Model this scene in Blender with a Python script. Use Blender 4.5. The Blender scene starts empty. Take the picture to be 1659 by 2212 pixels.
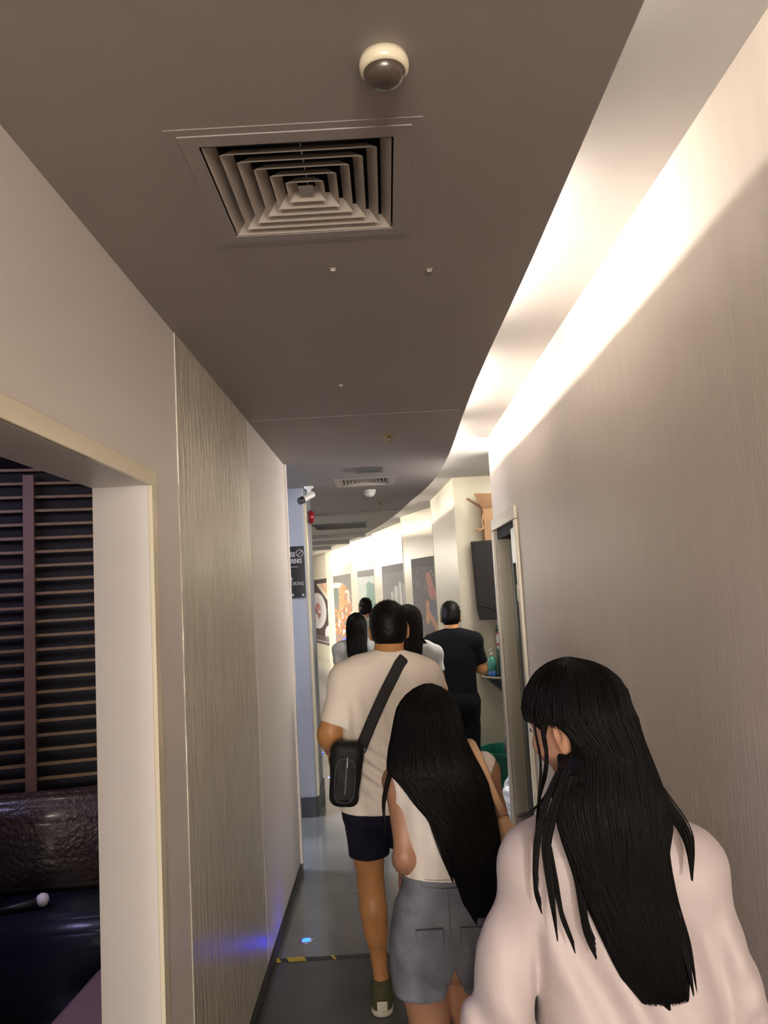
import bpy, bmesh, math, random
import numpy as np
from mathutils import Vector, Matrix
random.seed(7); rng = np.random.default_rng(7)
SC = bpy.context.scene
COL = SC.collection
R = math.radians

# ------------------------------------------------------------------ camera
cam_d = bpy.data.cameras.new('camera'); cam = bpy.data.objects.new('camera', cam_d); COL.objects.link(cam)
cam_d.sensor_fit = 'VERTICAL'; cam_d.sensor_height = 24.0; cam_d.sensor_width = 18.0
cam_d.lens = 24.0*1661/2212; cam_d.clip_start = .02
cam_d.dof.use_dof = False
rt = Vector((.9984, .0051, -.0564)).normalized(); fw = Vector((.0007, .99485, .10135)).normalized()
up = rt.cross(fw).normalized(); rt = fw.cross(up).normalized()
cam.matrix_world = Matrix(((rt.x, up.x, -fw.x, 0), (rt.y, up.y, -fw.y, 0), (rt.z, up.z, -fw.z, 1.75), (0, 0, 0, 1)))
SC.camera = cam
# ------------------------------------------------------------------ world, exposure
w = bpy.data.worlds.new('world'); SC.world = w; w.use_nodes = True
w.node_tree.nodes['Background'].inputs[0].default_value = (.8, .78, .8, 1)
w.node_tree.nodes['Background'].inputs[1].default_value = .02
SC.view_settings.view_transform = 'Standard'; SC.view_settings.look = 'None'
SC.view_settings.exposure = 1.80; SC.view_settings.gamma = 1.0; SC.view_settings.use_curve_mapping = False
cy = SC.cycles
cy.use_denoising = True; cy.max_bounces = 10; cy.diffuse_bounces = 6; cy.glossy_bounces = 4
cy.sample_clamp_indirect = 6; cy.caustics_reflective = False; cy.caustics_refractive = False

def area(name, loc, direction, sx, sy, power, color, spread=180):
    l = bpy.data.lights.new(name, 'AREA'); l.shape = 'RECTANGLE'; l.size = sx; l.size_y = sy
    l.energy = power; l.color = color; l.spread = R(spread)
    o = bpy.data.objects.new(name, l); COL.objects.link(o); o.location = loc
    o.rotation_euler = Vector(direction).to_track_quat('-Z', 'Y').to_euler()
    return o
WARM = (1.0, .87, .73)
# added fills, unseen: behind viewer, hall, passage, recess; then karaoke room LEDs
area('rear_fill', (.05, -8.7, 1.45), (0, 1, .02), 1.3, 2.3, 62, (1, .90, .82))  # added fill far behind the viewer, brightens surfaces facing back
area('wall_fill', (.72, -3.4, 1.9), (-.45, 1, 0), .35, .9, 40, (1, .90, .80))  # unseen fill added to brighten the left wall
area('wall_fill', (-.60, -3.6, 1.9), (.42, 1, 0), .35, .9, 24, (1, .86, .72))  # its counterpart, added to brighten the right wall
area('hall_fill', (-2.6, 8.6, 2.6), (-.1, 0, -1), 1.0, 1.6, 34, (1, .93, .82))  # this and the next two: fills added to lift the far hall
area('hall_fill', (-3.2, 13.0, 2.6), (0, 0, -1), 1.4, 1.6, 55, (1, .92, .8))
area('hall_fill', (-3.4, 18.0, 2.6), (.3, 0, -1), 1.6, 1.8, 230, (1, .92, .8))
area('passage_fill', (-2.3, 5.6, 2.5), (.4, .35, -1), .5, .5, 22, (.84, .87, 1))  # added fill for the column and side passage
area('recess_fill', (1.25, 5.75, 2.45), (-1, -.75, -.25), .5, .3, 11, (1, .92, .84))  # added fill hidden in the recess, aimed back at the left wall
area('recess_fill', (1.5, 6.6, 2.72), (-.25, .1, -1), .5, .5, 4, (1, .93, .8))
area('karaoke_lamp', (-2.35, 2.55, 2.5), (.4, .45, -1), .9, .6, 5.5, (.56, .52, 1))
area('karaoke_spot', (-1.1, 2.9, 2.5), (-.35, .5, -1), .3, .3, 1.2, (1, .78, .55))

# ------------------------------------------------------------------ materials
def mat(name, col, rough=.5, metal=0, bump=0, bscale=40, var=0, vscale=6, stretch=(1, 1, 1), emit=None, estr=0,
        spec=.5, coat=0, trans=0, alpha=1, sheen=0):
    m = bpy.data.materials.new(name); m.use_nodes = True
    nt = m.node_tree; N = nt.nodes; L = nt.links; b = N['Principled BSDF']
    b.inputs['Base Color'].default_value = (*col, 1); b.inputs['Roughness'].default_value = rough
    b.inputs['Metallic'].default_value = metal; b.inputs['Specular IOR Level'].default_value = spec
    b.inputs['Coat Weight'].default_value = coat; b.inputs['Coat Roughness'].default_value = .14; b.inputs['Transmission Weight'].default_value = trans
    b.inputs['Alpha'].default_value = alpha; b.inputs['Sheen Weight'].default_value = sheen
    if emit: b.inputs['Emission Color'].default_value = (*emit, 1); b.inputs['Emission Strength'].default_value = estr
    if var or bump:
        tc = N.new('ShaderNodeTexCoord'); mp = N.new('ShaderNodeMapping'); mp.inputs['Scale'].default_value = stretch
        L.new(tc.outputs['Object'], mp.inputs[0])
        if var:
            n = N.new('ShaderNodeTexNoise'); n.inputs['Scale'].default_value = vscale; n.inputs['Detail'].default_value = 5
            L.new(mp.outputs[0], n.inputs['Vector'])
            r = N.new('ShaderNodeValToRGB'); L.new(n.outputs['Fac'], r.inputs[0])
            r.color_ramp.elements[0].position = .3; r.color_ramp.elements[1].position = .7
            r.color_ramp.elements[0].color = (*[c*(1-var) for c in col], 1)
            r.color_ramp.elements[1].color = (*[min(1, c*(1+var)) for c in col], 1)
            L.new(r.outputs[0], b.inputs['Base Color'])
        if bump:
            n = N.new('ShaderNodeTexNoise'); n.inputs['Scale'].default_value = bscale; n.inputs['Detail'].default_value = 4
            L.new(mp.outputs[0], n.inputs['Vector'])
            bp = N.new('ShaderNodeBump'); bp.inputs['Strength'].default_value = bump; bp.inputs['Distance'].default_value = .01
            L.new(n.outputs['Fac'], bp.inputs['Height']); L.new(bp.outputs[0], b.inputs['Normal'])
    return m
M = {}
M['wall'] = mat('pearl_wall', (.74, .665, .60), .48, bump=.12, bscale=14, var=.03, vscale=3, stretch=(6, 6, .5))
M['wall_l'] = mat('satin_wall', (.76, .72, .69), .42, bump=.05, bscale=60)
M['relief'] = mat('brushed_relief_wall', (.66, .63, .54), .36, metal=.25, bump=.9, bscale=9, var=.12, vscale=5, stretch=(5, 5, .9))
M['cream'] = mat('cream_gloss_trim', (.80, .74, .56), .25)
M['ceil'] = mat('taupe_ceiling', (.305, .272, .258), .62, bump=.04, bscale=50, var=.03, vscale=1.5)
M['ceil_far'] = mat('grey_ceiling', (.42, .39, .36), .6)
M['upper'] = mat('white_cove', (.50, .485, .475), .6, var=.04, vscale=2)
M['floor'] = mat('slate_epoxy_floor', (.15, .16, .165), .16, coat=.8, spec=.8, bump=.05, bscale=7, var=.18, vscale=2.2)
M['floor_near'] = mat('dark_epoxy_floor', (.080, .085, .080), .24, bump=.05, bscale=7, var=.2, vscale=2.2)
M['skirt'] = mat('black_skirting', (.015, .014, .013), .4)
M['column'] = mat('bluegrey_paint', (.33, .35, .41), .5, bump=.04, bscale=40)
M['colbase'] = mat('slate_base', (.05, .055, .065), .4)
M['sawwall'] = mat('champagne_panel', (.66, .62, .50), .34, metal=.12, bump=.08, bscale=16, stretch=(4, 4, .4))
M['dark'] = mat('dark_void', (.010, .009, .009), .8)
M['blackp'] = mat('black_plastic', (.012, .012, .013), .42)
M['steel'] = mat('brushed_steel', (.55, .55, .55), .28, metal=.9)
M['white'] = mat('white_plastic', (.75, .75, .73), .35)
M['vent'] = mat('painted_diffuser', (.30, .265, .25), .4)
M['blade'] = mat('diffuser_blade', (.44, .39, .34), .38)
M['brass'] = mat('aged_brass', (.30, .20, .09), .35, metal=.6)
M['bronze'] = mat('bronze_dome', (.075, .055, .042), .3, coat=.5)
M['red'] = mat('red_enamel', (.26, .006, .012), .3)
M['slat'] = mat('oak_slat', (.20, .125, .05), .45, var=.25, vscale=5, stretch=(3, 3, 30), bump=.1)
M['post'] = mat('oak_post', (.17, .095, .055), .45, var=.2, vscale=4)
M['leather'] = mat('black_leather', (.013, .014, .022), .34, bump=.10, bscale=60, coat=.3)
M['leather_b'] = mat('crinkled_brown_leather', (.035, .022, .018), .3, bump=.8, bscale=45, coat=.35)
M['mauve'] = mat('mauve_leather', (.24, .15, .16), .3, bump=.05, bscale=60, coat=.3)
M['yellow'] = mat('yellow_tape', (.55, .42, .05), .5, var=.2, vscale=30)
M['tape'] = mat('worn_black_tape', (.02, .02, .018), .5)
M['led_blue'] = mat('blue_led', (.01, .01, .3), .4, emit=(.002, .010, 1), estr=16)
M['tube'] = mat('lit_tube', (1, 1, 1), .4, emit=(1, .9, .78), estr=14)
M['card'] = mat('brown_cardboard', (.45, .26, .14), .7, var=.12, vscale=8)
M['speaker'] = mat('charcoal_speaker', (.020, .016, .017), .55, bump=.2, bscale=120)
M['green'] = mat('dark_green_plastic', (.008, .12, .075), .35)
M['teal'] = mat('teal_soap', (.10, .42, .33), .15, coat=.4)
M['bluelabel'] = mat('blue_label', (.03, .14, .42), .4)
M['redlabel'] = mat('red_label', (.45, .08, .07), .4)
M['bagfilm'] = mat('cloudy_plastic_film', (.72, .70, .68), .22, bump=.8, bscale=14, coat=.3)
M['yellowpaper'] = mat('yellow_sticker', (.62, .56, .22), .5)
M['lilac'] = mat('lilac_edge', (.36, .33, .42), .4)
M['doorleaf'] = mat('grey_green_door', (.26, .275, .24), .4)
M['skin_m'] = mat('tan_skin', (.47, .225, .085), .5, var=.06, vscale=12)
M['skin_f'] = mat('light_tan_skin', (.50, .27, .17), .48, var=.05, vscale=12)
M['skin_d'] = mat('warm_skin', (.33, .17, .10), .5, var=.05, vscale=12)
M['hair'] = mat('black_hair', (.0035, .0028, .0025), .5, spec=.16)
M['hair_b'] = mat('dark_brown_hair', (.010, .006, .005), .5, spec=.2)
M['tee'] = mat('offwhite_cotton', (.86, .79, .70), .85, bump=.15, bscale=250)
M['blouse'] = mat('cream_blouse', (.55, .475, .465), .6, bump=.08, bscale=160, sheen=.2)
M['tank'] = mat('ribbed_offwhite', (.68, .62, .57), .85, bump=.2, bscale=200)
M['greytee'] = mat('pale_grey_knit', (.50, .51, .50), .85)
M['navy'] = mat('navy_cotton', (.009, .009, .022), .9, spec=.2, bump=.2, bscale=120)
M['denim'] = mat('grey_denim', (.155, .165, .195), .85, bump=.35, bscale=180, var=.18, vscale=14)
M['blackcloth'] = mat('black_pique', (.0045, .0045, .007), .9, spec=.15, bump=.2, bscale=200)
M['nylon'] = mat('black_nylon', (.006, .006, .006), .6, spec=.3, bump=.25, bscale=60)
M['strap'] = mat('black_webbing', (.013, .013, .013), .7, bump=.3, bscale=300)
M['peach'] = mat('peach_leather', (.66, .42, .24), .45)
M['straw'] = mat('straw_canvas', (.42, .36, .24), .75, bump=.4, bscale=120, var=.1, vscale=30)
M['olive'] = mat('olive_suede', (.06, .06, .025), .8)
M['sole'] = mat('offwhite_rubber', (.56, .54, .42), .5)
M['soled'] = mat('dark_rubber', (.02, .02, .02), .6)
M['eye'] = mat('eye_white', (.7, .7, .68), .2)
M['pupil'] = mat('dark_iris', (.02, .012, .01), .15)
M['lips'] = mat('lips', (.36, .12, .10), .4)
M['silver_txt'] = mat('silver_print', (.42, .40, .46), .5)
M['signblk'] = mat('black_acrylic_sign', (.012, .012, .013), .3)
def vcol_mat(name, rough=.6):
    m = mat(name, (1, 1, 1), rough); nt = m.node_tree
    a = nt.nodes.new('ShaderNodeAttribute'); a.attribute_name = 'print'
    nt.links.new(a.outputs['Color'], nt.nodes['Principled BSDF'].inputs['Base Color']); return m
M['print'] = vcol_mat('poster_print')

# ------------------------------------------------------------------ object helpers
def mesh_obj(name, verts, faces, m, parent=None, smooth=False, root=None, mats=None, mi=None):
    """verts in the space of the scene; with a parent they are stored relative to the thing's base point"""
    me = bpy.data.meshes.new(name)
    v = np.asarray(verts, dtype=float)
    base = getv(parent) if parent is not None else np.zeros(3)
    me.from_pydata((v-base).tolist(), [], faces if isinstance(faces, list) else faces.tolist())
    for q in (mats or [m]): me.materials.append(M[q])
    if mi is not None: me.polygons.foreach_set('material_index', mi)
    if smooth: me.polygons.foreach_set('use_smooth', [True]*len(me.polygons))
    me.update()
    o = bpy.data.objects.new(name, me); COL.objects.link(o)
    if parent is not None: o.parent = parent
    return o
BASE = {}
def getv(o):
    while o.parent is not None: o = o.parent
    return np.array(BASE.get(o.name, (0, 0, 0)), dtype=float)
def tag(o, label=None, cat=None, group=None, kind=None):
    if label: o['label'] = label
    if cat: o['category'] = cat
    if group: o['group'] = group
    if kind: o['kind'] = kind
    return o
def thing(name, label, cat, loc=(0, 0, 0), group=None):
    o = bpy.data.objects.new(name, None); COL.objects.link(o); o.location = loc; o.empty_display_size = .05
    BASE[o.name] = tuple(loc); return tag(o, label, cat, group)
def copy_tree(o, parent=None):
    c = o.copy(); COL.objects.link(c); c.parent = parent
    for ch in list(o.children): copy_tree(ch, c)
    return c
class MB:
    def __init__(s): s.v = []; s.f = []; s.mi = []; s.cur = 0
    def add(s, vs, fs):
        n = len(s.v); s.v += [tuple(map(float, q)) for q in vs]; s.f += [tuple(n+i for i in f) for f in fs]; s.mi += [s.cur]*len(fs); return s
    def box(s, a, b, rz=0, c=None):
        (x0, y0, z0), (x1, y1, z1) = a, b
        vs = [(x0, y0, z0), (x1, y0, z0), (x1, y1, z0), (x0, y1, z0), (x0, y0, z1), (x1, y0, z1), (x1, y1, z1), (x0, y1, z1)]
        if rz:
            cx, cy_ = c or ((x0+x1)/2, (y0+y1)/2); ca, sa = math.cos(rz), math.sin(rz)
            vs = [(cx+(x-cx)*ca-(y-cy_)*sa, cy_+(x-cx)*sa+(y-cy_)*ca, z) for x, y, z in vs]
        return s.add(vs, [(0, 3, 2, 1), (4, 5, 6, 7), (0, 1, 5, 4), (1, 2, 6, 5), (2, 3, 7, 6), (3, 0, 4, 7)])
    def obox(s, c, u, v_, w_, hu, hv, hw):
        c, u, v_, w_ = map(np.array, (c, u, v_, w_)); vs = []
        for k in (-1, 1):
            for i, j in ((-1, -1), (1, -1), (1, 1), (-1, 1)): vs.append(c+u*hu*i+v_*hv*j+w_*hw*k)
        return s.add(vs, [(0, 3, 2, 1), (4, 5, 6, 7), (0, 1, 5, 4), (1, 2, 6, 5), (2, 3, 7, 6), (3, 0, 4, 7)])
    def tube(s, pts, r, n=8, flat=1.0, side=None):
        pts = np.array(pts, float); m = len(pts); rs = np.full(m, r) if np.isscalar(r) else np.array(r)
        t = np.gradient(pts, axis=0); t /= np.linalg.norm(t, axis=1)[:, None]+1e-9
        ref = np.array(side if side is not None else (0, 0, 1.0), float)
        if side is None and abs(t[:, 2]).mean() > .9: ref = np.array((1.0, 0, 0))
        vs = []
        for p, tt, rr in zip(pts, t, rs):
            a = ref-tt*(ref@tt); a /= np.linalg.norm(a)+1e-9; b = np.cross(tt, a)
            for k in range(n):
                an = 2*math.pi*k/n; vs.append(p+a*rr*math.cos(an)+b*rr*flat*math.sin(an))
        fs = [(i*n+k, i*n+(k+1) % n, (i+1)*n+(k+1) % n, (i+1)*n+k) for i in range(m-1) for k in range(n)]
        fs += [tuple(range(n))[::-1], tuple((m-1)*n+k for k in range(n))]
        return s.add(vs, fs)
    def lathe(s, prof, c=(0, 0, 0), n=20, axis='z', sc=(1, 1)):
        vs = []
        for r, z in prof:
            for k in range(n):
                an = 2*math.pi*k/n; x, y = r*math.cos(an)*sc[0], r*math.sin(an)*sc[1]
                vs.append((c[0]+x, c[1]+y, c[2]+z) if axis == 'z' else (c[0]+z, c[1]+x, c[2]+y) if axis == 'x' else (c[0]+x, c[1]+z, c[2]+y))
        m = len(prof)
        fs = [(i*n+k, i*n+(k+1) % n, (i+1)*n+(k+1) % n, (i+1)*n+k) for i in range(m-1) for k in range(n)]
        fs += [tuple(range(n))[::-1], tuple((m-1)*n+k for k in range(n))]
        return s.add(vs, fs)
    def prism(s, poly, z0, z1):
        n = len(poly); vs = [(x, y, z0) for x, y in poly]+[(x, y, z1) for x, y in poly]
        return s.add(vs, [tuple(range(n))[::-1], tuple(range(n, 2*n))]+[(i, (i+1) % n, n+(i+1) % n, n+i) for i in range(n)])
    def obj(s, name, m, parent=None, smooth=False, bevel=0, seg=2, mats=None):
        o = mesh_obj(name, s.v, s.f, m, parent, smooth, mats=mats, mi=s.mi if mats else None)
        if bevel:
            bm = bmesh.new(); bm.from_mesh(o.data)
            bmesh.ops.recalc_face_normals(bm, faces=bm.faces)
            bmesh.ops.bevel(bm, geom=list(bm.edges), offset=bevel, segments=seg, affect='EDGES', profile=.5)
            bm.to_mesh(o.data); bm.free()
            if smooth: o.data.polygons.foreach_set('use_smooth', [True]*len(o.data.polygons))
        return o
def box(name, a, b, m, parent=None, bevel=0, rz=0, c=None, smooth=False, seg=2):
    return MB().box(a, b, rz, c).obj(name, m, parent, bevel=bevel, smooth=smooth, seg=seg)
def struct(o, label=None): return tag(o, label, kind='structure')
def text(name, body, size, loc, m, parent, rot=(90, 0, 0), align='RIGHT', sx=1, ext=.001, bold=0):
    cu = bpy.data.curves.new(name, 'FONT'); cu.body = body; cu.size = size; cu.extrude = ext; cu.align_x = align; cu.offset = bold
    o = bpy.data.objects.new(name, cu); COL.objects.link(o)
    me = bpy.data.meshes.new_from_object(o); bpy.data.objects.remove(o)
    me.name = name; me.materials.clear(); me.materials.append(M[m])
    o = bpy.data.objects.new(name, me); COL.objects.link(o); o.parent = parent
    o.location = Vector(loc)-Vector(getv(parent)); o.rotation_euler = [R(a) for a in rot]; o.scale = (sx, 1, 1); return o

# ------------------------------------------------------------------ the setting
XL, XR, ZC, ZU = -.655, .777, 2.63, 2.80
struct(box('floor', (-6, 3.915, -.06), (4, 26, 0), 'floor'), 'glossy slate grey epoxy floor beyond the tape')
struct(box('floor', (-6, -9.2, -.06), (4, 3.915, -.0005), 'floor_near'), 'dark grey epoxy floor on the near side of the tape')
EDGE = [(.446, -9), (.446, 0), (.446, 1.3), (.446, 2.0), (.442, 2.4), (.436, 2.8), (.434, 3.3), (.440, 3.95), (.452, 4.5), (.459, 4.95),
        (.458, 5.4), (.450, 5.86), (.427, 6.3), (.388, 6.78), (.345, 7.2), (.290, 7.61), (.235, 8.2), (.168, 8.84), (.0, 10.1),
        (-.211, 11.36), (-.46, 12.5), (-.751, 13.54), (-1.18, 15.1), (-1.698, 16.76), (-2.5, 18.9), (-3.6, 21.2), (-4.6, 23)]
def ceiling_slab(name, outline, holes, z0, z1, m):
    bm = bmesh.new(); es = []
    for loop in [outline]+holes:
        vs = [bm.verts.new((x, y, z0)) for x, y in loop]
        es += [bm.edges.new((vs[i], vs[(i+1) % len(vs)])) for i in range(len(vs))]
    bmesh.ops.triangle_fill(bm, edges=es, use_beauty=True)
    g = bmesh.ops.extrude_face_region(bm, geom=list(bm.faces))
    bmesh.ops.translate(bm, verts=[q for q in g['geom'] if isinstance(q, bmesh.types.BMVert)], vec=(0, 0, z1-z0))
    bmesh.ops.recalc_face_normals(bm, faces=bm.faces)
    me = bpy.data.meshes.new(name); bm.to_mesh(me); bm.free(); me.materials.append(M[m])
    o = bpy.data.objects.new(name, me); COL.objects.link(o); return o
def sq(cx, cy_, h): return [(cx-h, cy_-h), (cx+h, cy_-h), (cx+h, cy_+h), (cx-h, cy_+h)]
V1, V2 = (-.129, 1.605), (-.135, 6.16)
near_edge = [p for p in EDGE if p[1] < 8.2]
far_edge = [p for p in EDGE if p[1] > 8.2]
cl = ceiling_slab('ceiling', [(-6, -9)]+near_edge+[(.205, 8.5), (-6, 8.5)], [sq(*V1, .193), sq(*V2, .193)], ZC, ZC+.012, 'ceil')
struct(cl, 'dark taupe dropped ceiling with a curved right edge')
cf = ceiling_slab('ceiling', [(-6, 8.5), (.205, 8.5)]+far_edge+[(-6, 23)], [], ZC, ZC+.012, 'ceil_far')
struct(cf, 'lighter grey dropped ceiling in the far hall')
struct(box('ceiling', (-6, -9, ZU), (4, 26, ZU+.05), 'upper'), 'pale upper ceiling of the light cove')
# shallow joints and ledges that cross the dropped ceiling
for k, (y, d, wd) in enumerate(((3.78, .0015, .03), (8.5, .02, .05), (11.6, .05, .12), (12.9, .06, .14), (14.4, .06, .14), (16.2, .06, .16))):
    xe = float(np.interp(y, [p[1] for p in EDGE], [p[0] for p in EDGE]))-.03
    struct(box('trim_%d' % (k+1), (XL+.02 if y < 5 else -4.5, y, ZC-d), (xe, y+wd, ZC), 'ceil' if y < 9 else 'upper'))

# left wall with the framed opening into the karaoke room
XB = -.81
wl = MB().box((XB, -9, 0), (XL, .7, ZC)).box((XB, .7, 2.08), (XL, 2.13, ZC)).box((XB, 2.13, 0), (XL, 5.10, ZC))
wl = struct(wl.obj('wall_left', 'wall_l'), 'grey satin wall with a framed opening on the left')
tr = MB().box((XL, .66, 2.08), (XL+.012, 2.175, 2.125)).box((XL, 2.13, 0), (XL+.012, 2.175, 2.08)).box((XL, .66, 0), (XL+.012, .7, 2.08))
tr.obj('opening_trim', 'cream', wl, bevel=.002)['label'] = 'cream glossy trim around the opening'
MB().box((XL, 2.45, .06), (XL+.003, 3.745, ZC)).obj('relief_panel', 'relief', wl)['label'] = 'brushed silvery relief wall panel'
MB().box((XL, 3.765, .06), (XL+.003, 5.09, ZC)).obj('smooth_panel', 'wall_l', wl, bevel=.002)
struct(box('baseboard_left', (XL, 2.46, 0), (XL+.016, 5.10, .05), 'skirt'))
struct(box('trim_8', (XL-.02, 5.10, 0), (XL+.016, 5.14, ZC), 'wall_l', bevel=.003), 'rounded end strip of the left wall')
# karaoke room shell
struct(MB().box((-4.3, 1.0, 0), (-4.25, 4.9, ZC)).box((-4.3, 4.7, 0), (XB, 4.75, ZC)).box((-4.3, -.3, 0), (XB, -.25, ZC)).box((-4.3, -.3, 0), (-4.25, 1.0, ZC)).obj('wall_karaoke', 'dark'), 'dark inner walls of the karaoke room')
# side passage, column, far walls
struct(box('wall_passage', (-4.0, 4.76, 0), (-3.9, 6.3, ZC), 'column'))
colm = thing('column', 'blue-grey square column with a dark base and a sign', 'column', (-1.2, 6.6, 0))
MB().prism([(-2.6, 6.30), (-.668, 6.30), (-.655, 6.313), (-.655, 6.9), (-2.6, 6.9)], .155, ZC).obj('shaft', 'column', colm)
MB().prism([(-2.61, 6.29), (-.664, 6.29), (-.645, 6.305), (-.645, 6.91), (-2.61, 6.91)], 0, .155).obj('base', 'colbase', colm, bevel=.003)
MB().box((-.668, 6.315, .155), (-.640, 6.40, 2.50)).obj('lit_corner_strip', 'cream', colm, bevel=.004)['label'] = 'cream strip standing in for the light on the corner'  # cream colour stands for light falling on the column's chamfer
struct(MB().box((-6, -9, 0), (-5.9, 26, ZU)).obj('wall_outer', 'wall_l'))
struct(box('wall_back', (-6, 25.9, 0), (4, 26, ZU), 'wall_l')); struct(box('wall_front', (-6, -9.1, 0), (4, -9, ZU), 'wall_l'))
# right wall with narrow service door
wr = MB().box((XR, -9, 0), (XR+.10, 4.50, ZU)).box((XR, 4.50, 2.13), (XR+.10, 5.40, ZU)).box((XR, 5.40, 0), (XR+.10, 5.46, ZU))
struct(wr.obj('wall_right', 'wall'), 'pearly beige wall washed by the cove light')
struct(MB().box((XR+.10, 5.40, 0), (3.0, 5.46, ZU)).box((2.2, 4.0, 0), (2.25, 5.4, ZU)).box((XR+.10, 4.0, 0), (2.25, 4.05, ZU)).box((3.0, 5.4, 0), (3.05, 7.5, ZU)).obj('wall_service', 'doorleaf'))
# service door: frame + open leaf + hardware
d1 = bpy.data.objects.new('door_1', None); COL.objects.link(d1); BASE[d1.name] = (XR, 5.0, 0); d1.location = (XR, 5.0, 0); struct(d1, 'narrow service door with pale frame in the right wall')
fr = MB().box((XR-.022, 4.455, 0), (XR-.001, 4.505, 2.122)).box((XR-.022, 5.392, 0), (XR-.001, 5.43, 2.122)).box((XR-.022, 4.455, 2.124), (XR-.001, 5.43, 2.20)).box((XR+.001, 5.380, 0), (XR+.094, 5.398, 2.128))
fr.obj('door_frame', 'sawwall', d1, bevel=.003)
MB().box((XR-.024, 5.432, 0), (XR+.004, 5.440, 2.20)).obj('frame_edge', 'lilac', d1)
MB().box((XR+.095, 5.33, 0), (XR+.55, 5.38, 2.12)).obj('door_leaf', 'doorleaf', d1, bevel=.003)
MB().box((XR+.01, 4.52, 2.06), (XR+.10, 5.38, 2.125)).obj('head_stop', 'dark', d1)
st = MB()
for dy in (0, .035): st.tube([(XR+.022, 4.56+dy, .25), (XR+.022, 4.56+dy, 1.50)], .006, 8)
st.obj('pull_bar', 'steel', d1, smooth=True)
MB().tube([(XR+.02, 4.575, 1.51), (XR+.02, 4.575, 1.64)], .013, 10).obj('grip', 'blackp', d1, smooth=True)
MB().box((XR+.005, 4.62, 1.87), (XR+.035, 4.78, 2.09)).obj('dispenser', 'white', d1, bevel=.006)['label'] = 'white box fixed inside the door'
MB().box((XR+.008, 4.63, 1.64), (XR+.028, 4.72, 1.74)).obj('sticker', 'yellowpaper', d1)
# recess wall facing the viewer, then the saw-tooth wall of leaning panels
sw = MB().prism([(.686, 7.40), (3.05, 7.40), (3.05, 7.5), (.70, 7.5)], 0, ZU)
sw = struct(sw.obj('wall_recess', 'sawwall'), 'beige wall of the recess behind the service door')
MB().box((.80, 7.392, 0), (1.6, 7.40, 1.42)).obj('lower_panel', 'sawwall', sw, bevel=.002)
PANELS = {'B': ((.576, 9.24), (.686, 7.40)), 'C': ((.243, 11.17), (.70, 9.81)), 'D': ((-.239, 14.13), (.31, 11.8)),
          'E': ((-.765, 16.27), (-.12, 14.13)), 'F': ((-1.57, 20.0), (-.70, 16.56)), 'G': ((-2.6, 24.0), (-1.45, 20.03))}
saw = bpy.data.objects.new('wall_sawtooth', None); COL.objects.link(saw); struct(saw, 'curving wall of stepped champagne panels'); BASE[saw.name] = (0, 0, 0)
for k, (P, Q) in PANELS.items():
    P, Q = np.array(P), np.array(Q); t = (Q-P)/np.linalg.norm(Q-P); n = np.array((t[1]*-1, t[0])); n = n if n[0] < 0 else -n
    a, b, c_, d_ = P, Q, Q-n*.05, P-n*.05
    MB().prism([tuple(a), tuple(b), tuple(c_), tuple(d_)], 0, ZU).obj('wall_panel', 'sawwall', saw)
    MB().prism([tuple(P+n*.004), tuple(P+t*.012+n*.004), tuple(P+t*.012-n*.25), tuple(P-n*.25)], 0, ZU).obj('panel_edge', 'cream', saw)
struct(MB().prism([(1.2, 7.5), (1.0, 10), (.6, 12), (.1, 14.6), (-.4, 17), (-1.2, 20.5), (-2.4, 24.6), (-2.3, 24.9), (-.2, 19), (1.3, 12), (1.4, 7.5)], 0, ZU).obj('wall_behind_panels', 'sawwall'))

# ------------------------------------------------------------------ cove tubes lying on the dropped ceiling behind its edge
def edge_at(y):
    ys = [p[1] for p in EDGE]; xs = [p[0] for p in EDGE]; return float(np.interp(y, ys, xs))
TUBES = [(-3.4, -2.4, 34), (-1.6, -.7, 30), (-.45, 1.25, 16), (1.9, 2.9, 50), (3.45, 4.45, 52), (4.9, 5.7, 30), (6.1, 6.9, 34), (7.3, 8.2, 44), (8.7, 9.7, 55),
         (10.3, 11.4, 62), (12.0, 13.2, 75), (13.8, 15.0, 75), (15.6, 16.9, 80), (17.6, 19.0, 85), (19.8, 21.2, 90)]
for k, (y0, y1, pw) in enumerate(TUBES):
    p0 = np.array((edge_at(y0), y0)); p1 = np.array((edge_at(y1), y1)); t = (p1-p0)/np.linalg.norm(p1-p0); n = np.array((t[1], -t[0]))
    c0, c1 = p0-n*.15, p1-n*.15
    tb = thing('cove_tube', 'pale tube lamp lying hidden above the curved ceiling edge', 'lamp', (c0[0], c0[1], ZC+.012), 'tube lamps in the light cove')
    MB().tube([(*c0, ZC+.050), (*c1, ZC+.050)], .012, 8).obj('tube', 'tube', tb, smooth=True)
    mid = (c0+c1)/2
    MB().obox((mid[0], mid[1], ZC+.030), (t[0], t[1], 0), (-t[1], t[0], 0), (0, 0, 1), float(np.linalg.norm(c1-c0))/2, .02, .018).obj('batten', 'white', tb)
    a = area('cove_light', (mid[0]+n[0]*.014, mid[1]+n[1]*.014, ZC+.055), (n[0], n[1], .12), .02, 1, pw*(.064 if y0 < 5 else .024 if y0 < 12.5 else .04), WARM)
    a.data.size = .02; a.data.size_y = float(np.linalg.norm(c1-c0))
    z_ = -Vector((n[0], n[1], .12)).normalized(); y_ = Vector((t[0], t[1], 0)); x_ = y_.cross(z_)
    a.matrix_world = Matrix(((x_.x, y_.x, z_.x, mid[0]+n[0]*.014), (x_.y, y_.y, z_.y, mid[1]+n[1]*.014), (x_.z, y_.z, z_.z, ZC+.055), (0, 0, 0, 1)))

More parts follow.
